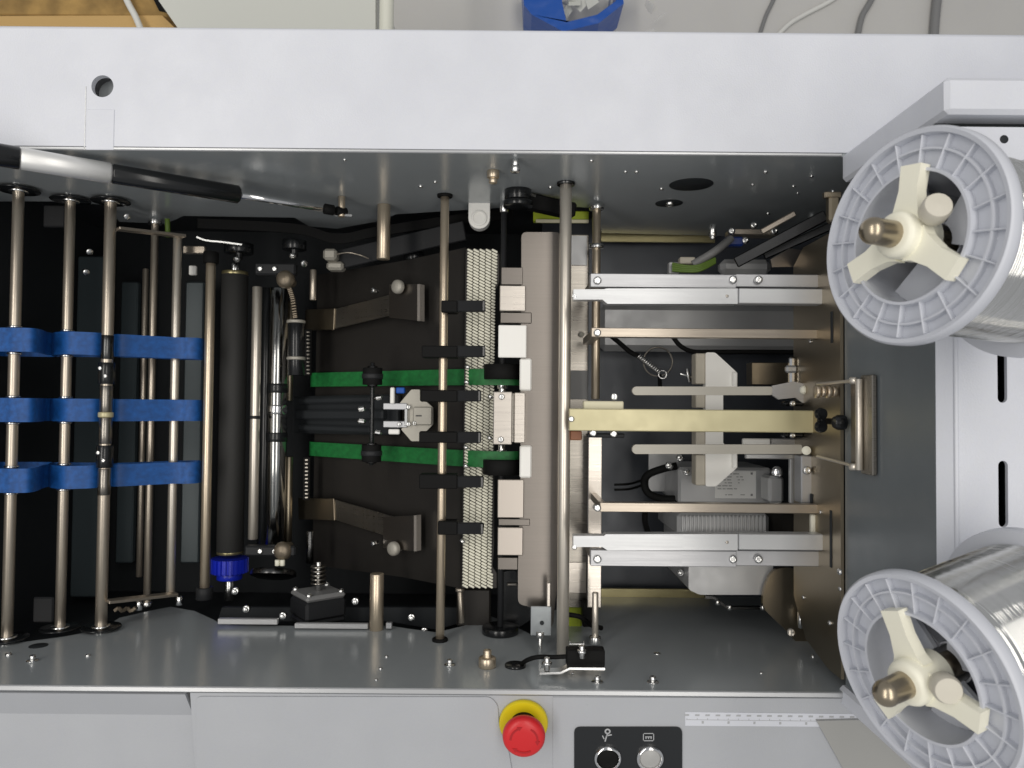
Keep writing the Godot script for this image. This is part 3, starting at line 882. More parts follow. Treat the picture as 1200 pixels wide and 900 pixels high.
func middle() -> void:
	var n := ramp_up()
	var st := mesh()
	prism(st, [ramp(372, 322), ramp(470, 306), ramp(546, 290), ramp(543, 690), ramp(470, 676), ramp(366, 662)], -n * 0.002)
	var plate := thing("feed_ramp", "dark brown sheet metal ramp sloping up to the mesh strip", "ramp", RAMP_B)
	part("ramp_sheet", st, M.guide_plate, plate)

	# mesh strip: raised lozenges on a plate
	var h := -0.176
	st = mesh()
	prism(st, flat_outline([[546, 292], [580, 292], [585, 298], [585, 330], [579, 345], [579, 420], [579, 640], [577, 664], [582, 672], [582, 689], [541, 689]], h), Vector3(0, -0.002, 0))
	var strip_thing := thing("mesh_strip", "pale expanded metal strip with slanted slots at the top of the ramp", "grip plate", at(563, 490, h))
	part("backing", st, M.guide_plate, strip_thing)
	st = mesh()
	var rng := RandomNumberGenerator.new()
	rng.seed = 5
	var top_z := at(560, 293, h).z
	var low_z := at(560, 688, h).z
	var z := top_z + 0.001
	var row := 0
	var half := (top_z + low_z) / 2
	while z < low_z - 0.001:
		var t := (z - top_z) / (low_z - top_z)
		var xa := lerpf(at(548, 292, h).x, at(542, 689, h).x, t)
		var xb := xa + (0.0365 if (t < 0.1 or t > 0.95) else 0.0325)
		var x := xa
		while x < xb - 0.002:
			var w := minf(0.0062, xb - x)
			box(st, Vector3(x + w / 2, h + 0.0008, z + rng.randf_range(-.0001, .0001)), Vector3(w * 1.17, 0.0022, 0.0024), 0.0006, Basis(Vector3.UP, -0.475) * Basis(Vector3.RIGHT, rng.randf_range(-0.1, 0.3)))
			x += 0.0070
		z += 0.0036
		row += 1
	var loz := part("raised_lozenges", st, M.cream_plastic, strip_thing)
	loz.set_meta("kind", "stuff")

	# black fingers clamped on the rod
	var fingers := [[517, 568, 352, 366, "topmost, near the rod's rear end"], [494, 568, 405, 419, "second from the rear"], [493, 563, 457, 471, "upper one at the grey casting"], [491, 563, 506, 519, "lower one at the grey casting"], [491, 566, 556, 573, "just below the front green belt"], [513, 566, 611, 627, "lowest, near the front end of the rod"]]
	for fg in fingers:
		var hh := -0.131
		var c := at((fg[0] + fg[1]) / 2.0, (fg[2] + fg[3]) / 2.0, hh)
		var t := thing("finger_clamp", "black finger clamp beside the mesh strip, %s" % fg[4], "clamp", c, "black finger clamps")
		st = mesh()
		slab(st, fg[0], fg[2], 536, fg[3], hh, 0.020, 0.001)
		part("clamp_body", st, M.black, t)
		st = mesh()
		var a := at(535, (fg[2] + fg[3]) / 2.0, hh - 0.004)
		var b := at(fg[1], (fg[2] + fg[3]) / 2.0, hh - 0.020)
		beam(st, a + Vector3(-.002, 0, 0), b, 0.0125, 0.006, Vector3.UP, 0.001)
		part("finger", st, M.black_grey, t)
		st = mesh()
		beam(st, b + Vector3(-0.0035, 0.002, 0), b + Vector3(0.0005, 0.0015, 0), 0.0122, 0.007, Vector3.UP, 0.001)
		part("finger_tip", st, M.black_gloss, t)
	# small bright clips under the fingers
	for p in [[548, 430, "behind the rear green belt"], [547, 448, "in front of the rear green belt"], [546, 524, "behind the front green belt"], [546, 546, "in front of the front green belt"], [575, 465, "left of the clamp block, rear one"], [574, 513, "left of the clamp block, front one"], [542, 634, "near the lowest finger clamp"]]:
		st = mesh()
		var q := at(p[0], p[1], -0.165)
		box(st, q, Vector3(0.006, 0.004, 0.004), 0.001, Basis(Vector3.UP, -0.5))
		cyl(st, q, q + Vector3(0.0, 0.004, 0), 0.0018, 10)
		single("spring_clip", st, M.zinc, "tiny bright metal clip %s" % p[2], "clip", "small clips along the mesh strip")

	# leaf guides with round knobs
	for v in [[[358, 375, 392, 374, 490, 351], 25, [466, 336], "rear leaf guide of bent steel on the ramp, knob on its far side", [456, 490, 333, 376]], [[350, 596, 392, 597, 487, 624], 26, [461, 643], "front leaf guide of bent steel on the ramp, knob on its near side", [449, 486, 604, 646]]]:
		var pts = v[0]
		var t := thing("leaf_guide", v[3], "guide", ramp(pts[4], pts[5], 0.01), "leaf guides on the ramp")
		st = mesh()
		beam(st, ramp(pts[0], pts[1], 0.014), ramp(pts[2], pts[3], 0.016), 0.028, 0.0016, n)
		part("bent_tongue", st, M.steel_brown, t)
		st = mesh()
		beam(st, ramp(pts[2], pts[3], 0.0145), ramp(pts[4] - 6, pts[5], 0.012), 0.026, 0.0016, n)
		part("blade", st, M.steel_dim, t)
		st = mesh()
		var q = v[4]
		prism(st, [ramp(q[0], q[2] + (0 if v[1] == 25 else 2), 0.016), ramp(q[1], q[2], 0.016), ramp(q[1], q[3], 0.016), ramp(q[0], q[3] - 4, 0.016)], -n * 0.0016)
		part("end_flange", st, M.steel_sheet, t)
		st = mesh()
		prism(st, [ramp(q[1] - 1, q[2], 0.018), ramp(q[1] + 2, q[2], 0.018), ramp(q[1] + 2, q[3], 0.018), ramp(q[1] - 1, q[3], 0.018)], -n * 0.008)
		part("turned_edge", st, M.steel_pale, t)
		st = mesh()
		var k := ramp(v[2][0], v[2][1], 0.022)
		lathe(st, [Vector2(0, -0.012), Vector2(0.004, -0.012), Vector2(0.004, -0.004), Vector2(0.0082, -0.003), Vector2(0.0086, 0.0), Vector2(0.0078, 0.003), Vector2(0.005, 0.0045), Vector2(0, 0.005)], frame(k, n), 24)
		part("knob", st, M.cast_grey, t)
		st = mesh()
		var pin := ramp(443, 341 if v[1] == 25 else 636, 0.016)
		cyl(st, pin, pin + n * 0.010, 0.003, 12)
		part("pin", st, M.zinc, t)

	# the drive shaft across the ramp with two knurled pulleys
	var t := cross_rod("ramp_shaft", "thin dark shaft across the ramp with two black pulleys", "", [438, 425, 434, 545], -0.205, 0.0026, M.black_gloss)
	for y in [441, 531]:
		var z2 := at(436, y, -0.205).z
		for dx in [0.0]:
			collar(t, "pulley", z2, 0.020, 0.0115, M.black)
			collar(t, "pulley_rim", z2, 0.006, 0.0125, M.black_grey)
			collar(t, "pulley_hub", z2, 0.024, 0.006, M.rod_dark)
	# grey casting with its two arms
	h = -0.196
	t = thing("grey_casting", "light grey casting with two wings between the green belts", "bracket", at(490, 486, h))
	st = mesh()
	prism(st, rounded(flat_outline([[468, 473], [482, 456.5], [492, 456.5], [492, 470], [500, 471], [507.5, 478], [507.5, 497], [500, 505], [492, 505], [492, 517], [482, 517], [470, 503], [474, 499], [474, 479]], h), 0.0012, 2), Vector3(0, -0.009, 0))
	part("winged_plate", st, M.cast_grey, t)
	st = mesh()
	slab(st, 484, 477, 506, 498, h + 0.004, 0.004, 0.001)
	part("raised_pad", st, M.cast_grey, t)
	for y in [[472.5, 480], [493.5, 501]]:
		st = mesh()
		slab(st, 449, y[0], 477, y[1], h + 0.002, 0.006)
		part("arm", st, M.aluminium, t)
	st = mesh()
	slab(st, 474, 479, 477.5, 499, h + 0.005, 0.006, 0.0004)
	part("cross_pin", st, M.zinc, t)
	st = mesh()
	slab(st, 487, 486.5, 494, 488, h + 0.0045, 0.001, 0.0001)
	part("engraved_line", st, M.ink, t)
	for p in [[479, 477], [486, 496], [479, 497], [468, 497]]:
		screw_in(t, at(p[0], p[1], h + 0.003), Vector3.UP, 0.0026)
	st = mesh()
	slab(st, 457, 454, 462, 473, h + 0.006, 0.008, 0.001)
	part("white_pin", st, M.white_plastic, t)
	st = mesh()
	slab(st, 455, 503, 468, 509, h + 0.002, 0.006, 0.001)
	part("white_pin", st, M.white_plastic, t)
	st = mesh()
	slab(st, 464, 454, 474, 461, h + 0.004, 0.010, 0.001)
	part("blue_plug", st, M.bag_blue, t)
	for p in [[424, 479, "rear one beside the ramp shaft"], [424, 494, "front one beside the ramp shaft"], [444, 466, "just behind the casting's arms"], [443, 507, "just in front of the casting's arms"]]:
		st = mesh()
		box(st, at(p[0], p[1], -0.21), Vector3(0.010, 0.008, 0.006), 0.002, Basis(Vector3.UP, 0.15 if p[1] < 487 else -0.15))
		single("steel_nub", st, M.zinc, "small bright steel nub on the black carriage, %s" % p[2], "stud", "steel nubs on the black carriage")
	st = mesh()
	beam(st, ramp(345, 486, 0.006), ramp(468, 486, 0.006), 0.050, 0.008, n, 0.002)
	beam(st, ramp(350, 486, 0.013), ramp(452, 486, 0.013), 0.012, 0.012, n, 0.002)
	beam(st, ramp(352, 470, 0.012), ramp(436, 468, 0.012), 0.008, 0.010, n, 0.002)
	beam(st, ramp(352, 501, 0.012), ramp(436, 504, 0.012), 0.008, 0.010, n, 0.002)
	single("black_carriage", st, M.liner, "black carriage lying on the ramp between the green belts", "carriage")
	# collared black post left of the ramp, and its twin chain side
	st = mesh()
	var p0 := at(347, 375, -0.26)
	var p1 := at(347, 440, -0.26)
	t = thing("collared_post", "black post with two white collars at the left end of the ramp", "roller", p0)
	cyl(st, p0, p1, 0.010, 20)
	part("post", st, M.black_gloss, t)
	for y in [377, 420]:
		st = mesh()
		var c := at(347, y, -0.26)
		cyl(st, c + Vector3(0, 0, -0.002), c + Vector3(0, 0, 0.002), 0.0115, 24, 0.001)
		part("white_collar", st, M.cast_grey, t)
	for p in [[334, 327, "at the rear end of the polished roller", 0.011], [331, 646, "at the front end of the polished roller", 0.011]]:
		st = mesh()
		var c := at(p[0], p[1], -0.245)
		lathe(st, [Vector2(0, -0.03), Vector2(0.006, -0.03), Vector2(0.006, -0.008), Vector2(0.0105, -0.006), Vector2(0.0115, -0.002), Vector2(0.0100, 0.003), Vector2(0.006, 0.006), Vector2(0, 0.007)], frame(c, Vector3(0, 1, 0)), 22)
		single("bronze_knob", st, M.bronze, "round bronze knob %s" % p[2], "knob", "bronze knobs of the roller")
	# toothed strips and brackets in the dark between the rollers and the ramp
	for v in [[361, 386, 440, "behind the black carriage"], [359, 536, 586, "in front of the black carriage"]]:
		t = thing("toothed_strip", "dim toothed strip at the ramp's low end, %s" % v[3], "toothed strip", at(v[0], v[1], -0.30), "toothed strips at the ramp")
		st = mesh()
		slab(st, v[0] - 4, v[1], v[0] + 4, v[2], -0.300, 0.004, 0.0005)
		part("backing", st, M.black, t)
		var ty: float = v[1] + 2.0
		while ty < v[2] - 2.0:
			st = mesh()
			slab(st, v[0] - 2, ty, v[0] + 2, ty + 2.2, -0.2985, 0.002, 0.0005)
			part("tooth", st, M.steel_dim, t)
			ty += 4.4
	for v in [[298, 308, 346, 322, "rear"], [286, 640, 346, 652, "front"]]:
		st = mesh()
		slab(st, v[0], v[1], v[2], v[3], -0.245, 0.012, 0.002)
		var rb := single("roller_bracket", st, M.black_grey, "dark bracket plate holding the %s ends of the slim and polished rollers" % v[4], "bracket", "brackets of the rollers")
		for x in [305, 322]:
			screw_in(rb, at(x, (v[1] + v[3]) / 2.0, -0.245), Vector3.UP, 0.0034)
	# drive chain strips on the left
	st = mesh()
	var chain := curve([at(338, 335, -.25), at(343, 350, -.255), at(346, 372, -.26)], 8)
	for i in chain.size():
		box(st, chain[i], Vector3(0.006, 0.003, 0.0022), 0.0006, Basis(Vector3.UP, 0.2))
	single("bead_chain", st, M.bronze, "short golden chain below the rear bronze knob", "chain")

	# clamp block with two screws on the feed shaft
	h = -0.112
	t = thing("clamp_block", "beige steel block with two screws in the middle of the divider plate", "clamp", at(597, 490, h))
	st = mesh()
	slab(st, 578, 459, 600, 521, h, 0.022, 0.0008)
	part("block", st, M.steel_pale, t)
	st = mesh()
	slab(st, 602.5, 460, 615.5, 519, h - 0.002, 0.016, 0.0008)
	part("back_plate", st, M.steel_pale, t)
	st = mesh()
	slab(st, 600, 461, 603, 518, h - 0.006, 0.008, 0.0002)
	part("joint", st, M.steel_dim, t)
	screw_in(t, at(588, 465, h), Vector3.UP, 0.0032)
	screw_in(t, at(587, 515, h), Vector3.UP, 0.0032)


# ---------------------------------------------------------------- the divider plate and what stands round it
func divider() -> void:
	var h := -0.130
	var t := thing("divider_plate", "tall tan stainless steel plate with flaps running across the machine", "plate", at(640, 490, h))
	var st := mesh()
	prism(st, rounded(flat_outline([[611, 272], [657, 272], [652, 690], [648, 735], [632, 735], [624, 712], [607, 708], [607, 668], [610, 562], [610, 420], [611, 322]], h), 0.006), Vector3(0, -0.002, 0))
	part("main_sheet", st, M.steel_sheet, t)
	for q in [[587, 313, 613, 334, -.1295, "steel_sheet"], [585.5, 334.5, 616, 364.5, -.126, "steel_pale"], [586, 366, 623, 379, -.129, "steel_sheet"], [584, 381, 617, 419, -.124, "white_plastic"], [583, 562, 614, 607, -.127, "steel_flap"], [583, 618, 613, 651, -.126, "steel_flap"], [583, 653, 607, 668, -.129, "steel_sheet"]]:
		st = mesh()
		slab(st, q[0], q[1], q[2], q[3], q[4], 0.0022, 0.0008)
		part("flap", st, M[q[5]], t)
	st = mesh()
	slab(st, 584, 608, 621, 616, -0.129, 0.002, 0.0006)
	part("flap", st, M.steel_sheet, t)
	for y in [[420, 458], [522, 560]]:
		st = mesh()
		slab(st, 609, y[0], 623, y[1], -0.127, 0.004, 0.0015)
		part("white_guide", st, M.white_plastic, t)
	# second sheet lower down, right of the thick rod
	h = -0.195
	t = thing("rear_sheet", "dim upright steel sheet just right of the thickest rod", "plate", at(680, 490, h))
	st = mesh()
	slab(st, 664, 275, 689, 712, h, 0.003, 0.0006)
	part("sheet", st, M.steel_dim, t)
	st = mesh()
	slab(st, 668, 276, 688, 311, h + 0.0015, 0.002, 0.0004)
	part("pale_patch", st, M.motor_grey, t)
	st = mesh()
	slab(st, 664, 659, 687, 695, h + 0.0015, 0.002, 0.0004)
	part("pale_patch", st, M.steel_pale, t)
	st = mesh()
	cyl(st, at(681, 392, h), at(681, 392, h) + Vector3(0, 0.003, 0), 0.0035, 14)
	part("rivet", st, M.cast_grey, t)
	st = mesh()
	slab(st, 666, 434, 689, 468, h + 0.0015, 0.002, 0.0004)
	part("pale_patch", st, M.cable_grey, t)
	# bracket under its front end
	t = thing("foot_bracket", "grey sheet bracket below the front end of the divider", "bracket", at(634, 727, -0.11))
	st = mesh()
	slab(st, 622, 711, 646, 745, -0.11, 0.003)
	part("plate", st, M.plate_grey, t)
	st = mesh()
	cyl(st, at(635, 730, -0.11), at(635, 730, -0.1085), 0.0022, 12, 0.0001)
	part("hole", st, M.liner, t)
	st = mesh()
	slab(st, 641, 683, 645, 711, -0.108, 0.006)
	part("upright", st, M.steel_pale, t)
	var s1 := at(633, 745, -0.09)
	st = mesh()
	cyl(st, s1, Vector3(s1.x, s1.y, FRONT), 0.002, 12)
	cyl(st, s1 + Vector3(0, 0, -0.004), s1 + Vector3(0, 0, 0.002), 0.004, 12)
	part("screw_stud", st, M.zinc, t)

	# sensor on a bent steel bracket, with its lead
	t = thing("sensor", "black box sensor on a bent bright bracket at the foot of the thickest rod", "sensor", at(680, 770, -0.04))
	st = mesh()
	slab(st, 664, 762, 709, 782, -0.035, 0.014, 0.001)
	part("sensor_body", st, M.black, t)
	st = mesh()
	strip(st, PackedVector3Array([at(632, 787, -.03), at(657, 786, -.03), at(667, 781, -.03), at(708, 781.5, -.03)]), Vector3.UP, 0.012, 0.002)
	part("bent_bracket", st, M.zinc, t)
	for p in [[682, 764], [641, 778]]:
		st = mesh()
		var c := at(p[0], p[1], -0.028)
		cyl(st, c + Vector3(0, 0, 0.006), c + Vector3(0, 0, -0.006), 0.0028, 12)
		cyl(st, c + Vector3(0, 0, -0.002), c + Vector3(0, 0, 0.001), 0.0048, 6)
		part("bolt", st, M.zinc, t)
	st = mesh()
	tube(st, curve([at(668, 769, -.04), at(650, 770, -.038), at(630, 770, -.04), at(617, 774, -.05), front(611, 780) + Vector3(0, 0, -0.001)], 6), 0.0022, 8)
	part("lead", st, M.black, t)
	st = mesh()
	cyl(st, front(604, 781) + Vector3(0, 0, 0.0005), front(604, 781) + Vector3(0, 0, -0.0025), 0.0105, 24)
	single("cable_grommet", st, M.black_gloss, "round black grommet in the front plate where the sensor lead enters", "grommet")
	st = mesh()
	tube(st, PackedVector3Array([at(668, 755, -.06), at(684, 755, -.06)]), 0.0012, 8)
	cyl(st, at(667, 755, -.06), at(669, 755, -.06), 0.003, 12)
	cyl(st, at(683, 755, -.06), at(685, 755, -.06), 0.003, 12)
	single("link_pin", st, M.zinc, "thin bright pin with two round ends above the black sensor", "pin")
	st = mesh()
	slab(st, 665, 706, 682, 738, -0.2, 0.03, 0.002)
	single("lime_connector", st, M.lime, "lime green block low beside the front end of the thickest rod", "connector")
	st = mesh()
	slab(st, 683, 707, 694, 735, -0.17, 0.02, 0.001)
	single("black_holder", st, M.black, "small black block right of the lime green block", "block")
	st = mesh()
	tube(st, curve([at(664, 720, -.15), at(680, 723, -.15), at(692, 732, -.16), at(705, 736, -.17)], 6), 0.0028, 8)
	single("black_lead", st, M.black, "short black cable crossing the lime green block", "cable")
	# lime fittings behind the rear end
	st = mesh()
	slab(st, 625, 247, 690, 259, -0.2, 0.012, 0.001)
	single("lime_fitting", st, M.lime, "yellow green fitting behind the rear end of the thickest rod", "connector")
	st = mesh()
	slab(st, 628, 257, 690, 261, -0.195, 0.002, 0.0004)
	single("pale_strip", st, M.cream_block, "thin pale strip above the top of the divider plate", "strip")


# ---------------------------------------------------------------- rails on the right
func ended(px: float, py: float, x: float) -> Vector3:            # a point that far to the right, by the end plate
	return onto(px, py, Vector3(x, 0, 0), Vector3(1, 0, 0))

func rails() -> void:
	var g := "aluminium guide rails on the right"
	for v in [[321, 337, 338, 356, 339, 351, "rear pair: bright two-part aluminium rail near the rear plate", 329], [645, 664, 626, 645, 628, 641, "front pair: bright two-part aluminium rail near the front plate", 655]]:
		var t := thing("aluminium_rail", v[6], "rail", at(830, v[2], -0.06), g)
		var st := mesh()
		slab(st, 692, v[0], 863, v[1], -0.050, 0.012, 0.0006)
		part("screwed_flange", st, M.aluminium, t)
		st = mesh()
		slab(st, 862, v[0] + 0.5, 966, v[1] - 0.5, -0.052, 0.012, 0.0006)
		part("end_flange", st, M.aluminium, t)
		st = mesh()
		var lo := v[2] as float
		var hi := v[3] as float
		prism(st, flat_outline([[672, v[4]], [708, v[4]], [710, lo], [864.5, lo], [864.5, hi], [712, hi], [706, v[5]], [672, v[5]]], -0.044), Vector3(0, -0.014, 0))
		part("channel", st, M.aluminium_pale, t)
		st = mesh()
		slab(st, 866, lo, 976, hi, -0.042, 0.016, 0.0008)
		part("end_channel", st, M.aluminium_pale, t)
		for x in [700, 858.5, 888.5]:
			screw_in(t, at(x, v[7] if x < 800 else v[7] - (1 if v[0] < 400 else 0), -0.050), Vector3.UP, 0.0040)
		screw_in(t, at(673, v[4] + 8 if v[0] < 400 else v[5], -0.046), Vector3.UP, 0.0026)
		for x in [852]:
			st = mesh()
			cyl(st, at(x, (lo + hi) / 2, -0.044), at(x, (lo + hi) / 2, -0.0436), 0.0016, 12, 0.0001)
			part("drilled_hole", st, M.steel_dim, t)
		st = mesh()
		slab(st, 695, v[0] + 2, 706, v[1] - 2, -0.062, 0.10, 0.0005)
		part("mounting_leg", st, M.rail_tan, t)
	for v in [[385, 396, "thin tan rail between the rear aluminium rail and the cream bar", 390], [590, 601, "thin tan rail between the front aluminium rail and the cream bar", 595]]:
		var t := thing("thin_rail", v[2], "rail", at(830, v[0], -0.055), "thin tan rails")
		var st := mesh()
		slab(st, 693 if v[0] < 500 else 703, v[0], 962, v[1], -0.055, 0.010, 0.0006)
		part("bar", st, M.rail_tan, t)
		screw_in(t, at(700, v[3], -0.055), Vector3.UP, 0.0036)
		st = mesh()
		slab(st, 694 if v[0] < 500 else 704, v[0] + 1, 705 if v[0] < 500 else 712, v[1] - 1, -0.066, 0.10, 0.0005)
		part("mounting_leg", st, M.rail_tan, t)
	for v in [[453, 463, 905, "short round-ended rail just behind the cream bar"], [521, 532, 940, "short round-ended rail just in front of the cream bar"]]:
		var st := mesh()
		var o := flat_outline([[v[2], v[0]], [v[2], v[1]], [744, v[1]], [741, v[1] - 3], [741, v[0] + 3], [744, v[0]]], -0.07)
		prism(st, rounded(o, 0.002, 3), Vector3(0, -0.006, 0))
		single("short_rail", st, M.cast_grey, v[3], "rail", "short round-ended rails")
	var t := thing("cream_bar", "broad cream yellow bar down the middle of the right half", "bar", at(810, 493, -0.065))
	var st := mesh()
	slab(st, 667, 480, 958, 506, -0.065, 0.008, 0.0008)
	part("bar", st, M.brass_paint, t)
	screw_in(t, at(669.5, 491, -0.065), Vector3.UP, 0.0030)
	st = mesh()
	slab(st, 684, 470, 731, 481, -0.074, 0.012, 0.001)
	single("cream_block", st, M.cream_block, "small cream block lying along the left end of the cream bar", "block")
	st = mesh()
	slab(st, 668, 505, 682, 516, -0.09, 0.012, 0.001)
	single("brown_block", st, M.brown_block, "small red brown block under the left end of the cream bar", "block")
	st = mesh()
	slab(st, 688, 508, 732, 513, -0.085, 0.010, 0.001)
	var cl := single("dark_latch", st, M.black_grey, "dark latch with bright screws below the left end of the cream bar", "latch")
	for p in [[695, 507], [719, 508]]:
		screw_in(cl, at(p[0], p[1], -0.083), Vector3.UP, 0.004)
	st = mesh()
	cyl(st, at(720, 465, -0.07), at(720, 465, -0.085), 0.0035, 12)
	single("bright_screw", st, M.zinc, "bright screw head standing just behind the cream block", "screw")
	# wing screw at the end of the cream bar
	t = thing("wing_screw", "black wing screw at the right end of the cream bar", "screw", at(970, 493, -0.05))
	st = mesh()
	for y in [485, 500]:
		lathe(st, [Vector2(0, -0.003), Vector2(0.0050, -0.003), Vector2(0.0058, 0), Vector2(0.0050, 0.003), Vector2(0, 0.003)], frame(ended(962, y, 0.284), Vector3(0.3, 1, 0)), 16)
	part("wing", st, M.black_gloss, t)
	st = mesh()
	cyl(st, ended(960, 493, 0.283), ended(976, 494, 0.2995), 0.003, 14)
	lathe(st, [Vector2(0, 0), Vector2(0.005, 0), Vector2(0.007, 0.004), Vector2(0.0065, 0.010), Vector2(0, 0.012)], frame(ended(977, 495, 0.289), Vector3(1, 0, 0)), 18)
	part("stem", st, M.black_gloss, t)
	# bright wire frame in the end plate
	t = thing("rod_handle", "polished rod frame standing upright at the right end plate", "handle", at(1005, 497, 0.0))
	st = mesh()
	var f0 := ended(1006.5, 444, 0.296)
	var f1 := ended(1006.5, 551, 0.296)
	cyl(st, f0, Vector3(f0.x, f0.y, f1.z), 0.0030, 16)
	part("front_rod", st, M.rod_bright, t)
	st = mesh()
	box(st, Vector3(0.2985, f0.y - 0.012, (f0.z + f1.z) / 2), Vector3(0.003, 0.013, f1.z - f0.z - 0.004), 0.0006)
	part("back_plate", st, M.steel_sheet, t)
	for y in [[450, 446], [535, 547]]:
		st = mesh()
		tube(st, PackedVector3Array([ended(958, y[0], 0.285), ended(1005, y[1], 0.296)]), 0.0015, 10)
		cyl(st, ended(996, y[1], 0.292), ended(1004, y[1], 0.296), 0.0032, 12)
		part("side_arm", st, M.rod_bright, t)
	st = mesh()
	box(st, Vector3(0.3005, f0.y + 0.008, (f0.z + f1.z) / 2), Vector3(0.004, 0.022, f1.z - f0.z + 0.006), 0.0008)
	part("dark_backing", st, M.steel_dim, t)


func right_inside() -> void:
	# white plastic carrier
	var h := -0.12
	var t := thing("white_carrier", "white plastic carrier with two wings behind the cream bar", "bracket", at(840, 490, h))
	var st := mesh()
	prism(st, rounded(flat_outline([[827, 413], [838, 413], [861, 434], [864, 437], [864, 455], [847.5, 456], [847.5, 521], [864, 523], [864, 548], [839, 570], [827, 570]], h), 0.002, 2), Vector3(0, -0.012, 0))
	part("winged_plate", st, M.white_plastic, t)
	for y in [[414, 450], [462, 478], [506, 522], [533, 569]]:
		st = mesh()
		slab(st, 815.5, y[0], 826.5, y[1], h - 0.002, 0.02, 0.001)
		part("side_rib", st, M.beige_plastic, t)
	st = mesh()
	slab(st, 859.5, 436, 864.5, 455, h + 0.006, 0.010, 0.001)
	slab(st, 859.5, 523, 864.5, 549, h + 0.006, 0.010, 0.001)
	part("raised_edge", st, M.white_plastic, t)
	# grey motor below the front rails
	t = thing("grey_motor", "large grey motor with a label, under the front rails", "motor", at(850, 640, -0.30))
	st = mesh()
	prism(st, rounded(flat_outline([[807, 629], [906, 629], [906, 690], [895, 697], [820, 697], [807, 691]], -0.16), 0.003), Vector3(0, -0.14, 0))
	part("end_casing", st, M.motor_grey, t)
	st = mesh()
	slab(st, 794, 602, 902, 630, -0.180, 0.12, 0.004)
	part("ribbed_casing", st, M.motor_grey, t)
	for k in 22:
		st = mesh()
		slab(st, 799 + k * 4.6, 604, 801.4 + k * 4.6, 628, -0.1775, 0.004, 0.0005)
		part("cooling_rib", st, M.motor_grey, t)
	st = mesh()
	slab(st, 795, 548, 905, 591, -0.190, 0.10, 0.003)
	part("gear_casing", st, M.motor_grey, t)
	st = mesh()
	slab(st, 838, 552, 886, 584, -0.1892, 0.001, 0.0002)
	var lab := part("label_plate", st, M.sticker, t)
	st = mesh()
	var rng := RandomNumberGenerator.new()
	rng.seed = 3
	for y in [555, 558.5, 562, 565.5, 569, 572.5, 579.5]:
		var x := 841.0
		while x < 872:
			var w := rng.randf_range(1.5, 7.0)
			if rng.randf() < 0.7:
				slab(st, x, y, x + w, y + 0.75, -0.1886, 0.0006, 0.0001)
			x += w + 1.5
	for p in [[881, 555], [881, 580]]:
		slab(st, p[0] - 1.2, p[1] - 1.2, p[0] + 1.2, p[1] + 1.2, -0.1886, 0.0006, 0.0001)
	part("small_print", st, M.cable_grey, lab)
	# what hangs round the motor
	st = mesh()
	slab(st, 760, 530, 796, 576, -0.27, 0.003)
	single("grey_tab", st, M.motor_grey, "grey sheet tab left of the motor label, behind the looped cable", "plate")
	st = mesh()
	tube(st, curve([at(793, 546, -.2), at(778, 549, -.2), at(760, 556, -.205), at(755, 566, -.21), at(760, 578, -.21), at(775, 584, -.21), at(796, 585, -.21)], 7), 0.0045, 10)
	single("looped_cable", st, M.black, "thick black cable bent into a loop left of the motor", "cable")
	for k in 2:
		st = mesh()
		tube(st, curve([at(720, 568 + k * 6, -.27), at(738, 567 + k * 6, -.26), at(754, 562 + k * 6, -.22)], 6), 0.0015, 8)
		single("thin_cable", st, M.black, "thin black wire running left from the cable loop, %s" % ("upper one" if k == 0 else "lower one"), "cable", "thin wires at the cable loop")
	st = mesh()
	tube(st, curve([at(756, 601, -.21), at(756, 612, -.22), at(760, 626, -.25)], 6), 0.0035, 8)
	single("hanging_cable", st, M.black, "black cable going down beyond the thin front rail", "cable")
	for p in [[783, 545, "beside the motor's upper corner"], [804, 553, "on the motor's gear casing"], [796, 536, "just above the cable loop"], [797, 671, "left of the motor's lower casing"]]:
		st = mesh()
		var c := at(p[0], p[1], -0.18)
		cyl(st, c, c + Vector3(0.004, -0.008, 0.002), 0.0042, 6)
		cyl(st, c, c + Vector3(0, 0.003, 0), 0.0025, 10)
		single("hex_bolt", st, M.zinc, "shiny hexagon bolt %s" % p[2], "bolt", "shiny bolts near the motor")
	# coil spring and cable at the rear
	t = thing("tension_spring", "small silver coil spring hanging left of the white carrier", "spring", at(748, 418, -0.16))
	st = mesh()
	var coil := PackedVector3Array()
	var s0 := at(748, 417, -0.16)
	var s1 := at(774, 437, -0.16)
	var ax := (s1 - s0).normalized()
	var w1 := ax.cross(Vector3.UP).normalized()
	for i in 121:
		var u := float(i) / 120
		coil.append(s0.lerp(s1, u) + (w1 * cos(u * TAU * 12) + Vector3.UP * sin(u * TAU * 12)) * 0.0030)
	tube(st, coil, 0.0007, 6)
	part("coil", st, M.zinc, t)
	st = mesh()
	var loop := PackedVector3Array()
	for i in 16:
		loop.append(s1 + ax * 0.003 + (ax * cos(TAU * i / 16) + w1 * sin(TAU * i / 16)) * 0.0045)
	tube(st, loop, 0.0009, 6, true)
	part("hook", st, M.zinc, t)
	st = mesh()
	tube(st, curve([at(715, 393, -.2), at(725, 401, -.19), at(738, 412, -.17), s0], 6), 0.0028, 8)
	single("black_cable", st, M.black, "black cord leading from the thin rear rail to the coil spring", "cord")
	st = mesh()
	tube(st, curve([at(773, 440, -.165), at(773.5, 454, -.18)], 4), 0.0025, 8)
	single("black_stub", st, M.black, "short black rod below the hook of the coil spring", "rod")
	st = mesh()
	tube(st, curve([at(789, 395, -.2), at(797, 405, -.2), at(812, 412, -.2), at(840, 412.5, -.2), at(900, 412.5, -.2), at(962, 413, -.2)], 6), 0.0028, 8)
	single("long_black_cable", st, M.black, "long black cable along the top of the white carrier", "cable")
	st = mesh()
	var ringp := PackedVector3Array()
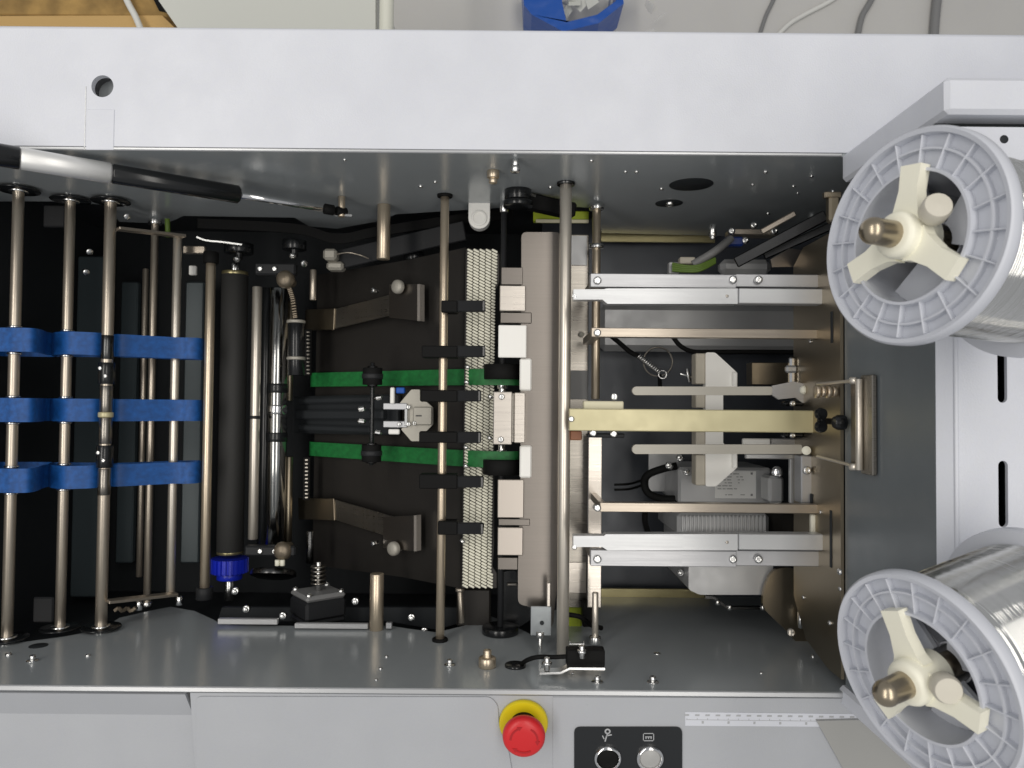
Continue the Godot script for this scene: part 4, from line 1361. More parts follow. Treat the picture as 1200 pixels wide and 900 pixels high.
	for i in 24:
		ringp.append(at(771, 424, -.3) + Vector3(cos(TAU * i / 24), 0, sin(TAU * i / 24)) * 0.019)
	tube(st, ringp, 0.0012, 6, true)
	single("glass_ring", st, M.steel_dim, "faint round ring low behind the coil spring", "ring")
	st = mesh()
	var sc := at(806, 440, -.17)
	cyl(st, sc + Vector3(-0.009, 0, -0.002), sc + Vector3(0.009, 0, 0.003), 0.0016, 10)
	cyl(st, sc + Vector3(-0.001, 0, -0.008), sc + Vector3(0.002, 0, 0.008), 0.0022, 10)
	single("cross_pin", st, M.zinc, "bright cross-shaped pin left of the white carrier", "pin")
	# steel linkages at the right end
	st = mesh()
	slab(st, 881, 425, 934, 451, -0.15, 0.02)
	single("brown_plate", st, M.steel_brown, "square brown steel plate right of the white carrier", "plate")
	t = thing("clevis_shaft", "bright upright pin with a cross arm right of the brown plate", "pin", at(930, 435, -0.11))
	st = mesh()
	slab(st, 926, 418, 933, 451, -0.11, 0.008, 0.002)
	part("pin", st, M.chrome, t)
	st = mesh()
	slab(st, 922, 428, 935, 437, -0.108, 0.008, 0.002)
	part("cross_arm", st, M.aluminium_pale, t)
	st = mesh()
	slab(st, 939, 423, 954, 428, -0.108, 0.006, 0.001)
	slab(st, 947.5, 423, 954, 438, -0.107, 0.006, 0.001)
	part("hook_arm", st, M.cream_block, t)
	t = thing("link_plate", "grey stepped link plate at the right end of the short rear rail", "link", at(920, 460, -0.09))
	st = mesh()
	prism(st, flat_outline([[905, 452], [930, 447], [953, 452], [953, 472], [940, 472], [932, 466], [912, 468], [905, 463]], -0.09), Vector3(0, -0.004, 0))
	part("plate", st, M.aluminium, t)
	st = mesh()
	slab(st, 940, 452, 949, 462, -0.084, 0.008, 0.002)
	part("white_boss", st, M.cream_plastic, t)
	st = mesh()
	for i in 4:
		cyl(st, ended(955, 459, 0.279) + Vector3(0.0052 * i, 0, 0), ended(955, 459, 0.279) + Vector3(0.0052 * i + 0.0038, 0, 0), 0.006 if i % 2 == 0 else 0.005, 18)
	part("ribbed_knob", st, M.rod_warm, t)
	for v in [[919, 474, "rear of the cream bar"], [919, 511, "in front of the cream bar"]]:
		st = mesh()
		slab(st, v[0], v[1] - 4, v[0] + 24, v[1] + 2, -0.09, 0.012, 0.002)
		var bl := single("black_roller", st, M.black_gloss, "small black roller just %s at its right end" % v[2], "roller", "small black rollers at the cream bar")
		screw_in(bl, at(v[0] + 9.5, v[1] - 1, -0.088), Vector3.UP, 0.003)
	t = thing("bright_angle", "bright bent angle bracket in front of the short front rail", "bracket", at(905, 545, -0.12))
	st = mesh()
	slab(st, 874, 532, 932, 538, -0.12, 0.006, 0.001)
	part("long_leg", st, M.aluminium_pale, t)
	st = mesh()
	slab(st, 926, 532, 932, 590, -0.121, 0.006, 0.001)
	part("short_leg", st, M.aluminium_pale, t)
	st = mesh()
	slab(st, 871, 514, 903, 522, -0.11, 0.006, 0.001)
	single("white_tab", st, M.white_plastic, "bright white tab just behind the short front rail", "tab")
	st = mesh()
	slab(st, 903, 514, 950, 524, -0.115, 0.008, 0.001)
	single("grey_tab", st, M.aluminium, "grey metal tab right of the white tab", "tab")
	t = thing("end_block", "grey aluminium block with a round stud at the right end plate", "block", at(951, 560, -0.07))
	st = mesh()
	slab(st, 939, 534, 960, 590, -0.07, 0.02, 0.001)
	part("block", st, M.aluminium, t)
	st = mesh()
	cyl(st, at(945, 528, -0.066), at(945, 528, -0.08), 0.0045, 16)
	part("white_stud", st, M.cream_plastic, t)
	screw_in(t, at(945, 551, -0.07), Vector3.UP, 0.0042)
	st = mesh()
	slab(st, 951, 579, 961, 590, -0.066, 0.006, 0.0006)
	part("dark_notch", st, M.liner, t)
	t = thing("valve", "grey round-cornered valve with a chrome screw, right of the motor label", "valve", at(910, 570, -0.15))
	st = mesh()
	slab(st, 901, 558, 919, 590, -0.15, 0.03, 0.003)
	part("valve_body", st, M.motor_grey, t)
	st = mesh()
	cyl(st, at(911, 553, -0.145), at(911, 553, -0.16), 0.0065, 20)
	part("valve_cap", st, M.chrome, t)
	st = mesh()
	slab(st, 951, 603, 957, 625, -0.06, 0.006, 0.001)
	single("white_peg", st, M.cream_plastic, "small cream peg below the right end of the thin front rail", "peg")
	st = mesh()
	slab(st, 880, 602, 950, 627, -0.20, 0.01)
	single("dark_brown_plate", st, M.guide_plate, "dark plate in the gap right of the motor's cooling ribs", "plate")
	# diagonal links at the far right
	var dl := "dark diagonal links in the rear right corner"
	for v in [[862, 308, 968, 252, -0.14, "upper dark diagonal link in the rear right corner", 0.012], [895, 300, 985, 260, -0.17, "lower dark diagonal link in the rear right corner", 0.009]]:
		st = mesh()
		beam(st, at(v[0], v[1], v[4]), at(v[2], v[3], v[4] + 0.03), v[6], 0.006, Vector3.UP, 0.0012)
		single("diagonal_link", st, M.rod_dark, v[5], "link", dl)
	st = mesh()
	beam(st, at(892, 272, -0.12), at(932, 250, -0.11), 0.006, 0.006, Vector3.UP, 0.001)
	single("diagonal_link", st, M.rail_tan, "small tan diagonal link above the dark ones", "link", dl)
	st = mesh()
	slab(st, 855, 268, 911, 275, -0.18, 0.02, 0.001)
	var br := single("tan_bracket", st, M.rail_tan, "short tan bracket with bright ends near the rear plate", "bracket")
	for p in [[857, 271], [907, 271], [883, 264], [873, 282]]:
		screw_in(br, at(p[0], p[1], -0.178), Vector3.UP, 0.0042)
	st = mesh()
	prism(st, flat_outline([[903, 304], [925, 291], [954, 295], [965, 303], [950, 312], [905, 313]], -0.12), Vector3(0, -0.003, 0))
	single("tan_shelf", st, M.steel_sheet, "tan steel shelf just behind the rear aluminium rail's end", "plate")
	st = mesh()
	box(st, ended(975, 229, 0.293), Vector3(0.016, 0.006, 0.006), 0.001)
	box(st, ended(976, 246, 0.294), Vector3(0.010, 0.010, 0.024), 0.002)
	single("corner_bracket", st, M.steel_brown, "brown bracket in the rear right corner beside the upper spool", "bracket")
	for p in [[835, 274, "beside the zinc lip"], [952, 260, "on the diagonal links"], [958, 325, "at the end of the rear rail"]]:
		st = mesh()
		var c := at(p[0], p[1], -0.13)
		cyl(st, c + Vector3(0, 0, -0.010), c + Vector3(0, 0, 0.003), 0.0042, 14)
		cyl(st, c + Vector3(0, 0, 0.002), c + Vector3(0, 0, 0.006), 0.003, 14)
		single("hex_bolt", st, M.zinc, "bright bolt %s in the rear right corner" % p[2], "bolt", "bright bolts in the rear right corner")
	# plug with green and grey wires
	t = thing("wire_plug", "white plug with green wires behind the rear aluminium rail", "plug", at(800, 308, -0.16))
	st = mesh()
	slab(st, 797, 301, 815, 309, -0.15, 0.012, 0.001)
	part("plug", st, M.beige_plastic, t)
	st = mesh()
	slab(st, 784, 307, 796, 321, -0.16, 0.01, 0.001)
	part("clear_clip", st, M.motor_grey, t)
	for k in 4:
		st = mesh()
		tube(st, curve([at(788, 309 + k * 2.6, -.155), at(805, 312 + k * 2, -.148), at(820, 311 + k * 2, -.145), at(838, 303 + k * 1.6, -.15)], 6), 0.0017, 8)
		part("green_wire", st, M.wire_green, t)
	st = mesh()
	tube(st, curve([at(812, 310, -.15), at(826, 302, -.148), at(840, 293, -.15), at(856, 280, -.17)], 6), 0.0045, 10)
	single("grey_cable", st, M.cable_grey, "grey cable rising from the white plug to the tan bracket", "cable")
	st = mesh()
	slab(st, 850, 277, 872, 288, -0.175, 0.012, 0.002)
	single("navy_plug", st, M.bag_dark_blue, "dark navy blue plug at the upper end of the grey cable", "plug")
	st = mesh()
	slab(st, 845, 303, 905, 321, -0.2, 0.02, 0.006)
	single("clear_cover", st, M.motor_grey, "rounded grey cover below the diagonal links", "cover")
	# steel cam and links at the front right corner
	t = thing("cam_plate", "large brown rounded cam plate in the front right corner", "cam", at(930, 720, -0.15))
	st = mesh()
	prism(st, rounded(flat_outline([[905, 668], [925, 664], [955, 680], [975, 720], [978, 770], [950, 778], [928, 745], [893, 712], [895, 690]], -0.15), 0.01), Vector3(0, -0.006, 0))
	part("plate", st, M.steel_brown, t)
	st = mesh()
	slab(st, 932, 697, 950, 703, -0.148, 0.002, 0.0004)
	part("slot", st, M.liner, t)
	screw_in(t, at(938, 699, -0.147), Vector3.UP, 0.004)
	st = mesh()
	cyl(st, at(938, 717, -0.14), at(938, 736, -0.14), 0.003, 12)
	part("pin", st, M.chrome, t)
	st = mesh()
	strip(st, PackedVector3Array([at(826, 699, -.2), at(836, 700, -.2), at(852, 712, -.2), at(895, 712, -.2), at(905, 718, -.2), at(940, 752, -.18)]), Vector3.UP, 0.006, 0.003)
	var fl := single("bent_link", st, M.rod_dark, "long bent dark link below the motor", "link")
	for p in [[841, 706], [855, 712], [894, 712]]:
		st = mesh()
		cyl(st, at(p[0], p[1] - 3, -.196), at(p[0], p[1] + 3, -.196), 0.003, 12)
		part("link_pin", st, M.zinc, fl)
	for p in [[927, 741, "beside the cam plate's edge"], [985, 681, "high on the end plate"]]:
		st = mesh()
		cyl(st, at(p[0], p[1], -0.06), at(p[0], p[1], -0.075), 0.004, 14)
		single("end_stud", st, M.steel_dim, "dull round stud %s at the front right" % p[2], "stud", "studs at the front right")


# ---------------------------------------------------------------- drive parts along the side plates
func drive() -> void:
	# gas spring along the rear plate
	var a := Vector3(at(-14, 174, 0.035).x, 0.035, REAR + 0.015)
	var b := rear(402, 232)
	b.z = REAR + 0.017
	b.y = onto(402, 248, b, Vector3(0, 0, 1)).y
	var d := (b - a).normalized()
	var s := func(px: float) -> Vector3:      # the point of the spring's axis that lies over this column
		var lo := 0.0
		var hi := 1.0
		for i in 24:
			var m := (lo + hi) / 2
			var p := a.lerp(b, m)
			var v := p - EYE
			if 600.0 + FOCAL * v.dot(cam_x) / v.dot(cam_f) < px:
				lo = m
			else:
				hi = m
		return a.lerp(b, lo)
	var t := thing("gas_spring", "gas spring strut with silver label sleeve leaning along the rear side plate", "gas spring", b)
	var st := mesh()
	cyl(st, a - d * 0.06, s.call(23), 0.0100, 28)
	part("end_sleeve", st, M.black_gloss, t)
	st = mesh()
	cyl(st, s.call(22.5), s.call(131), 0.0098, 28, 0.002)
	part("silver_sleeve", st, M.chrome_satin, t)
	st = mesh()
	cyl(st, s.call(130), s.call(281), 0.0092, 28, 0.002)
	part("black_cylinder", st, M.black_gloss, t)
	st = mesh()
	cyl(st, s.call(280), s.call(388), 0.0036, 16)
	part("piston_rod", st, M.chrome, t)
	st = mesh()
	cyl(st, s.call(380), s.call(391), 0.0058, 16)
	cyl(st, b + Vector3(-0.005, 0.004, 0), b + Vector3(0.004, -0.004, 0), 0.0052, 16)
	part("end_fitting", st, M.black, t)
	st = mesh()
	cyl(st, Vector3(b.x, b.y, REAR), b + Vector3(0, 0, 0.006), 0.0038, 16)
	part("pivot_pin", st, M.rod_warm, t)
	st = mesh()
	beam(st, b + Vector3(-0.008, 0.001, 0.004), b + Vector3(0.012, -0.001, 0.004), 0.003, 0.002)
	part("clip", st, M.zinc, t)

	# white tongue and standoffs on the rear plate
	t = thing("white_latch", "white plastic latch with a rounded end on the rear plate", "latch", rear(561, 240))
	st = mesh()
	var h := rear(561, 238).y
	var tip := at(561, 268, h).z
	var xa := at(549, 250, h).x
	var xb := at(574, 250, h).x
	var mid := (xa + xb) / 2
	var rr := (xb - xa) / 2
	var o := [Vector3(xa, h, REAR), Vector3(xb, h, REAR)]
	for i in 13:
		var ang := PI * i / 12
		o.append(Vector3(mid + cos(ang) * rr, h, tip - rr + sin(ang) * rr))
	prism(st, o, Vector3(0, -0.014, 0))
	part("tongue", st, M.white_plastic, t)
	st = mesh()
	ring(st, Vector3(mid, h - 0.0005, tip - rr), Vector3(mid, h + 0.0015, tip - rr), rr * 0.75, rr * 0.55)
	part("raised_ring", st, M.white_plastic, t)
	for p in [[578, 200, 215, "brown standoff with a bright tip on the rear plate, right of the white latch", "rod_warm"], [604, 186, 202, "bright stud pair high on the rear plate above the round discs", "zinc"]]:
		st = mesh()
		var q := rear(p[0], p[1])
		var e := at(p[0], p[2], q.y)
		cyl(st, q, Vector3(q.x, q.y, lerpf(q.z, e.z, 0.6)), 0.006 if p[4] == "rod_warm" else 0.0035, 14)
		cyl(st, Vector3(q.x, q.y, lerpf(q.z, e.z, 0.55)), Vector3(q.x, q.y, e.z), 0.0042 if p[4] == "rod_warm" else 0.0045, 12)
		single("standoff", st, M[p[4]], p[3], "standoff")
	st = mesh()
	var q := front(571, 782)
	cyl(st, q, q + Vector3(0, 0, -0.010), 0.0085, 20, 0.001)
	cyl(st, q, q + Vector3(0, 0, -0.017), 0.004, 14)
	single("standoff", st, M.rod_warm, "short tan standoff on the front plate near the red button", "standoff")
	# belt pulleys at the rear plate
	t = thing("double_pulley", "black double pulley with a slanting arm at the rear plate", "pulley", at(608, 225, -0.11))
	st = mesh()
	for v in [[214, 0.0165, 0.004], [222, 0.0145, 0.012], [236, 0.0160, 0.006]]:
		var c := at(607, v[0], -0.12)
		cyl(st, c, c + Vector3(0, 0, v[2]), v[1], 28)
	part("pulley", st, M.black_gloss, t)
	st = mesh()
	beam(st, at(600, 232, -0.13), at(672, 248, -0.15), 0.016, 0.02, Vector3.UP, 0.002)
	part("arm", st, M.black, t)
	st = mesh()
	cyl(st, at(607, 213, -0.12) + Vector3(0, 0.004, 0), at(607, 240, -0.12) + Vector3(0, 0.004, 0), 0.004, 14)
	part("axle", st, M.chrome, t)
	st = mesh()
	strip(st, curve([at(622, 228, -.125), at(650, 238, -.14), at(668, 244, -.15)], 5), Vector3(0, 0, 1), 0.003, 0.002)
	part("arm_edge", st, M.steel_dim, t)
	# the black drive belt and covers seen below the cut-out
	st = mesh()
	strip(st, curve([at(232, 262, -.25), at(345, 268, -.25), at(395, 280, -.25), at(440, 272, -.25), at(545, 256, -.25), at(600, 252, -.25)], 6), Vector3(0, 0, 1), 0.012, 0.003)
	single("drive_belt", st, M.black, "wide black drive belt behind the cut-out of the rear plate", "belt")
	st = mesh()
	beam(st, at(395, 305, -.27), at(545, 270, -.23), 0.024, 0.004, Vector3.UP, 0.001)
	single("slanted_cover", st, M.black_grey, "dark slanted cover strip behind the ramp, above the rear leaf guide", "cover")
	for v in [[280, 286, 36, "left of the gas spring's fitting"], [345, 282, 30, "below the gas spring's piston rod"], [485, 296, 26, "behind the ramp's rear edge"]]:
		st = mesh()
		var c := at(v[0], v[1], -.27)
		cyl(st, c, c + Vector3(0, 0, 0.012), v[2] * 0.0005, 24)
		cyl(st, c, c + Vector3(0, 0, 0.02), 0.005, 14)
		var pu := single("black_pulley", st, M.black_gloss, "small black pulley in the dark gap %s" % v[3], "pulley", "black pulleys behind the ramp")
		screw_in(pu, c + Vector3(0, 0.006, 0.02), Vector3(0, 0.5, 1), 0.0045)
	st = mesh()
	strip(st, curve([at(231, 278, -.24), at(242, 282, -.24), at(262, 284, -.24), at(284, 287, -.24)], 4), Vector3.UP, 0.004, 0.002)
	single("bright_lever", st, M.zinc, "bright bent lever above the yellowish guide rod", "lever")
	st = mesh()
	slab(st, 214, 288, 240, 297, -.25, 0.006, 0.001)
	single("tan_tab", st, M.rail_tan, "small tan tab left of the yellowish guide rod", "tab")
	st = mesh()
	slab(st, 221, 311, 229, 322, -.26, 0.006, 0.001)
	single("white_dot_tab", st, M.white_plastic, "tiny white tab in the dark left of the yellowish guide rod", "tab")
	st = mesh()
	slab(st, 378, 291, 394, 304, -.25, 0.02, 0.003)
	slab(st, 382, 306, 402, 316, -.26, 0.02, 0.003)
	single("solenoid", st, M.cast_grey, "small greyish block with a thin wire behind the ramp's low end", "solenoid")
	st = mesh()
	tube(st, curve([at(394, 298, -.25), at(408, 296, -.245), at(422, 299, -.245), at(432, 303, -.25)], 6), 0.0009, 6)
	single("thin_lead", st, M.rail_tan, "thin pale wire curling right from the greyish block", "cable")
	for p in [[196, 250, .006, "green spring hook behind the bright belt rod"]]:
		st = mesh()
		cyl(st, at(196, 256, -.23), at(197, 278, -.235), 0.0030, 14)
		single("green_spring", st, M.wire_green, p[3], "spring")
	st = mesh()
	slab(st, 50, 240, 76, 266, -.2, 0.004, 0.003)
	single("grey_plate", st, M.black_grey, "dim grey rounded plate between the first two rods at the rear", "plate")
	st = mesh()
	slab(st, 38, 700, 62, 730, -.2, 0.004, 0.003)
	single("grey_plate", st, M.black_grey, "dim grey rounded plate between the first two rods at the front", "plate")
	for p in [[148, 253, "between sleeved rod and thin rods near the rear plate"], [104, 294, "in the dark right of the second rod"], [100, 318, "low in the dark right of the second rod"], [355, 308, "left of the ramp's rear corner"]]:
		st = mesh()
		var c := at(p[0], p[1], -.22)
		cyl(st, c, c + Vector3(0.003, 0.003, 0.002), 0.004, 10)
		single("bright_screw", st, M.zinc, "small bright screw head %s" % p[2], "screw", "screws glinting in the dark well")
	st = mesh()
	for i in 5:
		beam(st, at(134 + i * 5, 716 - (i % 2) * 4, -.2), at(139 + i * 5, 712 + (i % 2) * 5, -.2), 0.004, 0.003)
	single("copper_spring", st, M.bronze, "small copper coloured spring under the front flat link", "spring")
	for p in [[163, 703, 715, "left"], [210, 699, 709, "right"]]:
		st = mesh()
		cyl(st, at(p[0], p[1], -.2), at(p[0], p[2], -.2), 0.0035, 14)
		single("link_stud", st, M.chrome, "bright stud hanging from the front flat link, the %s one" % p[3], "stud", "studs of the front flat link")
	# bits at the front: black stepper motor, toothed disc, rails of the mounting plate
	t = thing("black_motor", "square black motor with corner screws at the front of the well", "motor", at(364, 705, -.22))
	st = mesh()
	# its axis runs towards the rear, its square body stands on an edge
	var side := 0.050
	var turned := Basis(Vector3.BACK, -0.66)
	var ridge := at(359, 715, -0.185)
	var half := side / 2
	var high: float = (turned * Vector3(-half, half, 0)).y
	var over: float = (turned * Vector3(-half, half, 0)).x
	var mc := Vector3(ridge.x - over, ridge.y - high, ridge.z)
	box(st, mc + Vector3(0, 0, 0.004), Vector3(side, side, 0.022), 0.003, turned)
	part("casing", st, M.black_grey, t)
	st = mesh()
	box(st, mc + Vector3(0, 0, -0.0105), Vector3(side * 0.985, side * 0.985, 0.0068), 0.003, turned)
	part("end_cap", st, M.cable_grey, t)
	st = mesh()
	box(st, mc + Vector3(0, 0, 0.018), Vector3(side * 0.985, side * 0.985, 0.0055), 0.003, turned)
	part("end_cap", st, M.black_grey, t)
	for k in 4:
		var co := turned * (Basis(Vector3.BACK, PI / 2 * k) * Vector3(half * 0.8, half * 0.8, 0))
		screw_in(t, mc + co + Vector3(0, 0, -0.0138), Vector3(0, 0, -1), 0.0036)
	st = mesh()
	cyl(st, mc + Vector3(0, 0, -0.014), mc + Vector3(0, 0, -0.048), 0.0030, 14)
	part("motor_shaft", st, M.zinc, t)
	for k in 5:
		st = mesh()
		var c := mc + Vector3(0, 0, -0.022 - k * 0.0048)
		ring(st, c, c + Vector3(0, 0, -0.0022), 0.0090, 0.003, 20)
		part("worm_ring", st, M.steel_dim, t)
	st = mesh()
	var c := at(321, 668, -.27)
	lathe(st, [Vector2(0, 0), Vector2(0.026, 0), Vector2(0.028, 0.003), Vector2(0.028, 0.007), Vector2(0.020, 0.010), Vector2(0, 0.010)], frame(c, Vector3(0, 0.35, 1)), 36)
	single("dark_disc", st, M.rod_dark, "dark round disc below the front bronze knob", "disc")
	st = mesh()
	cyl(st, at(325, 656, -.24), at(325, 663, -.24), 0.003, 10)
	cyl(st, at(331, 656, -.24), at(331, 663, -.24), 0.003, 10)
	single("twin_pins", st, M.cream_plastic, "pair of tiny bright pins under the front bronze knob", "pin")
	t = thing("mounting_strip", "grey aluminium mounting strip along the front plate under the motor", "strip", at(340, 731, -.19))
	st = mesh()
	slab(st, 255, 725.5, 325, 732, -.182, 0.006, 0.0006)
	part("left_piece", st, M.motor_grey, t)
	st = mesh()
	slab(st, 345, 731, 431, 737, -.176, 0.006, 0.0006)
	part("right_piece", st, M.motor_grey, t)
	st = mesh()
	slab(st, 452, 730, 459, 737, -.176, 0.006, 0.0006)
	part("end_piece", st, M.aluminium, t)
	st = mesh()
	prism(st, flat_outline([[260, 712], [440, 712], [545, 712], [545, 728], [512, 738], [455, 728], [255, 728]], -.245), Vector3(0, -0.006, 0))
	single("mounting_plate", st, M.liner, "black base plate at the front of the well around the motor", "plate")
	for p in [[275, 693, "left"], [288, 714, "lower left"], [331, 722, "just left"], [416, 705, "just right"], [482, 724, "far right"], [497, 740, "right by the rod's foot"]]:
		st = mesh()
		var u := at(p[0], p[1], -.19)
		cyl(st, u, u + Vector3(0, 0.004, 0), 0.0028, 10)
		cyl(st, u + Vector3(0, -0.006, 0), u, 0.0042, 10)
		single("base_screw", st, M.zinc, "small bright screw on the black base plate, %s of the motor" % p[2], "screw", "screws of the black base plate")
	st = mesh()
	slab(st, 535, 690, 575, 735, -.2, 0.02, 0.002)
	var hb := single("dark_housing", st, M.guide_plate, "dark square housing below the foot of the mesh strip", "housing")
	st = mesh()
	cyl(st, at(539, 693, -.188), at(541, 730, -.188), 0.0032, 14)
	cyl(st, at(539, 689, -.188), at(539, 693, -.188), 0.0052, 14)
	single("long_bolt", st, M.rod, "long slim bolt with a bright head at the foot of the mesh strip", "bolt")
	t = thing("black_lever", "glossy black curved lever left of the foot bracket", "lever", at(610, 710, -.18))
	st = mesh()
	prism(st, rounded(flat_outline([[588, 670], [606, 668], [607, 705], [622, 712], [623, 726], [600, 740], [588, 735]], -.19), 0.006), Vector3(0, -0.008, 0))
	part("lever", st, M.black_gloss, t)
	st = mesh()
	slab(st, 594, 683, 606, 687, -.188, 0.004, 0.001)
	part("grey_pin", st, M.steel_dim, t)


# ---------------------------------------------------------------- controls on the front panel
func controls() -> void:
	var n := PANEL_UP
	var c := panel(613.5, 845, 0.0)
	var t := thing("emergency_stop", "round red emergency stop button on a yellow base", "button", c)
	var st := mesh()
	lathe(st, [Vector2(0.0, 0.0), Vector2(0.0215, 0.0), Vector2(0.0222, 0.001), Vector2(0.0222, 0.004), Vector2(0.0212, 0.0055), Vector2(0.0, 0.0055)], frame(c, n), 40)
	part("yellow_base", st, M.estop_yellow, t)
	st = mesh()
	cyl(st, c + n * 0.005, c + n * 0.020, 0.0125, 32)
	part("black_neck", st, M.black, t)
	st = mesh()
	var f := frame(c, n)
	lathe(st, [Vector2(0, 0.017), Vector2(0.0165, 0.017), Vector2(0.0186, 0.019), Vector2(0.0190, 0.0215), Vector2(0.0186, 0.0245), Vector2(0.0172, 0.0268), Vector2(0.0145, 0.0280), Vector2(0.008, 0.0286), Vector2(0, 0.0288)], f, 44)
	var head := part("red_head", st, M.estop_red, t)
	for k in 3:                                                     # the turn-to-release arrows
		st = mesh()
		var path := PackedVector3Array()
		for i in 9:
			var a := TAU * k / 3.0 + i * 0.14
			path.append(f * Vector3(cos(a) * 0.0118, 0.0286, sin(a) * 0.0118))
		strip(st, path, n, 0.0003, 0.0016)
		var e := path[8]
		var w := (path[8] - path[7]).normalized()
		var v := w.cross(n)
		prism(st, [e - v * 0.0022, e + v * 0.0022, e + w * 0.004], -n * 0.0006)
		part("release_arrow", st, M.estop_arrow, head)
	# control plate with two push buttons
	var o := []
	for p in [[673, 852.5], [799.5, 852.5], [799.5, 940], [673, 940]]:
		o.append(panel(p[0], p[1], 0.0024))
	t = thing("control_plate", "black rounded control plate with printed symbols", "control panel", panel(736, 896))
	st = mesh()
	prism(st, rounded(o, 0.006, 5), -n * 0.002)
	part("plate", st, M.panel_black, t)
	# stapler-like symbol, left; frame symbol, right
	st = mesh()
	var l := 0.0027
	var stroke := func(a: Array, b: Array, w: float) -> void: beam(st, panel(a[0], a[1], l), panel(b[0], b[1], l), w, 0.0004, n, 0.0001)
	stroke.call([709, 869], [711, 862], 0.0012)
	stroke.call([711, 862], [717, 861], 0.0012)
	stroke.call([706, 862], [708, 866], 0.0010)
	ring(st, panel(712, 857, l), panel(712, 857, l) + n * 0.0003, 0.0028, 0.0014, 18, 0.0001)
	stroke.call([712, 859], [711, 863], 0.0012)
	part("stitch_symbol", st, M.print_grey, t)
	st = mesh()
	stroke = func(a: Array, b: Array, w: float) -> void: beam(st, panel(a[0], a[1], l), panel(b[0], b[1], l), w, 0.0004, n, 0.0001)
	stroke.call([754.5, 859.5], [765.5, 859.5], 0.0008)
	stroke.call([754.5, 868], [765.5, 868], 0.0008)
	stroke.call([754, 860], [754, 867.5], 0.0008)
	stroke.call([766, 860], [766, 867.5], 0.0008)
	stroke.call([756, 863.5], [764, 863.5], 0.0009)
	for x in [757, 760, 763]:
		stroke.call([x, 863.7], [x, 866], 0.0009)
	part("frame_symbol", st, M.print_grey, t)
	for v in [[712, 888, "black", "chrome ringed push button with a black cap, left on the control plate"], [761.5, 888, "button_grey", "chrome ringed push button with a grey cap, right on the control plate"]]:
		var p := panel(v[0], v[1], 0.0024)
		var k := thing("push_button", v[3], "button", p, "push buttons on the control plate")
		st = mesh()
		lathe(st, [Vector2(0.0094, 0), Vector2(0.0126, 0), Vector2(0.0126, 0.0015), Vector2(0.0118, 0.0032), Vector2(0.0104, 0.0036), Vector2(0.0096, 0.0028), Vector2(0.0094, 0)], frame(p, n), 36)
		part("chrome_ring", st, M.chrome, k)
		st = mesh()
		lathe(st, [Vector2(0.0094, 0), Vector2(0.0094, 0.0012), Vector2(0.0085, 0.0019), Vector2(0.0, 0.0021)], frame(p, n), 32)
		part("cap", st, M[v[2]], k)
	# measuring scale
	t = thing("ruler_strip", "white ruler sticker with a row of printed marks", "ruler", panel(905, 842))
	st = mesh()
	prism(st, [panel(803, 834.5, .0012), panel(1014, 837, .0012), panel(1014, 852, .0012), panel(803, 850.5, .0012)], -n * 0.0003)
	part("sticker", st, M.white, t)
	st = mesh()
	for i in 17:
		var x := 805.0 + i * 12.1
		beam(st, panel(x - 2.6, 838 + i * 0.14, .00135), panel(x + 2.6, 838 + i * 0.14, .00135), 0.0016, 0.0002, n, 0.00005)
		beam(st, panel(x, 841.5 + i * 0.14, .00135), panel(x, 843 + i * 0.14, .00135), 0.0005, 0.0002, n, 0.00005)
	beam(st, panel(804, 843.4, .00135), panel(1012, 845.8, .00135), 0.0004, 0.0002, n, 0.00005)
	for i in 6:
		var x := 823.5 + i * 30.3
		beam(st, panel(x - 1.2, 846.5 + i * 0.35, .00135), panel(x + 1.2, 846.5 + i * 0.35, .00135), 0.0024, 0.0002, n, 0.00005)
	part("printed_marks", st, M.print_grey, t)


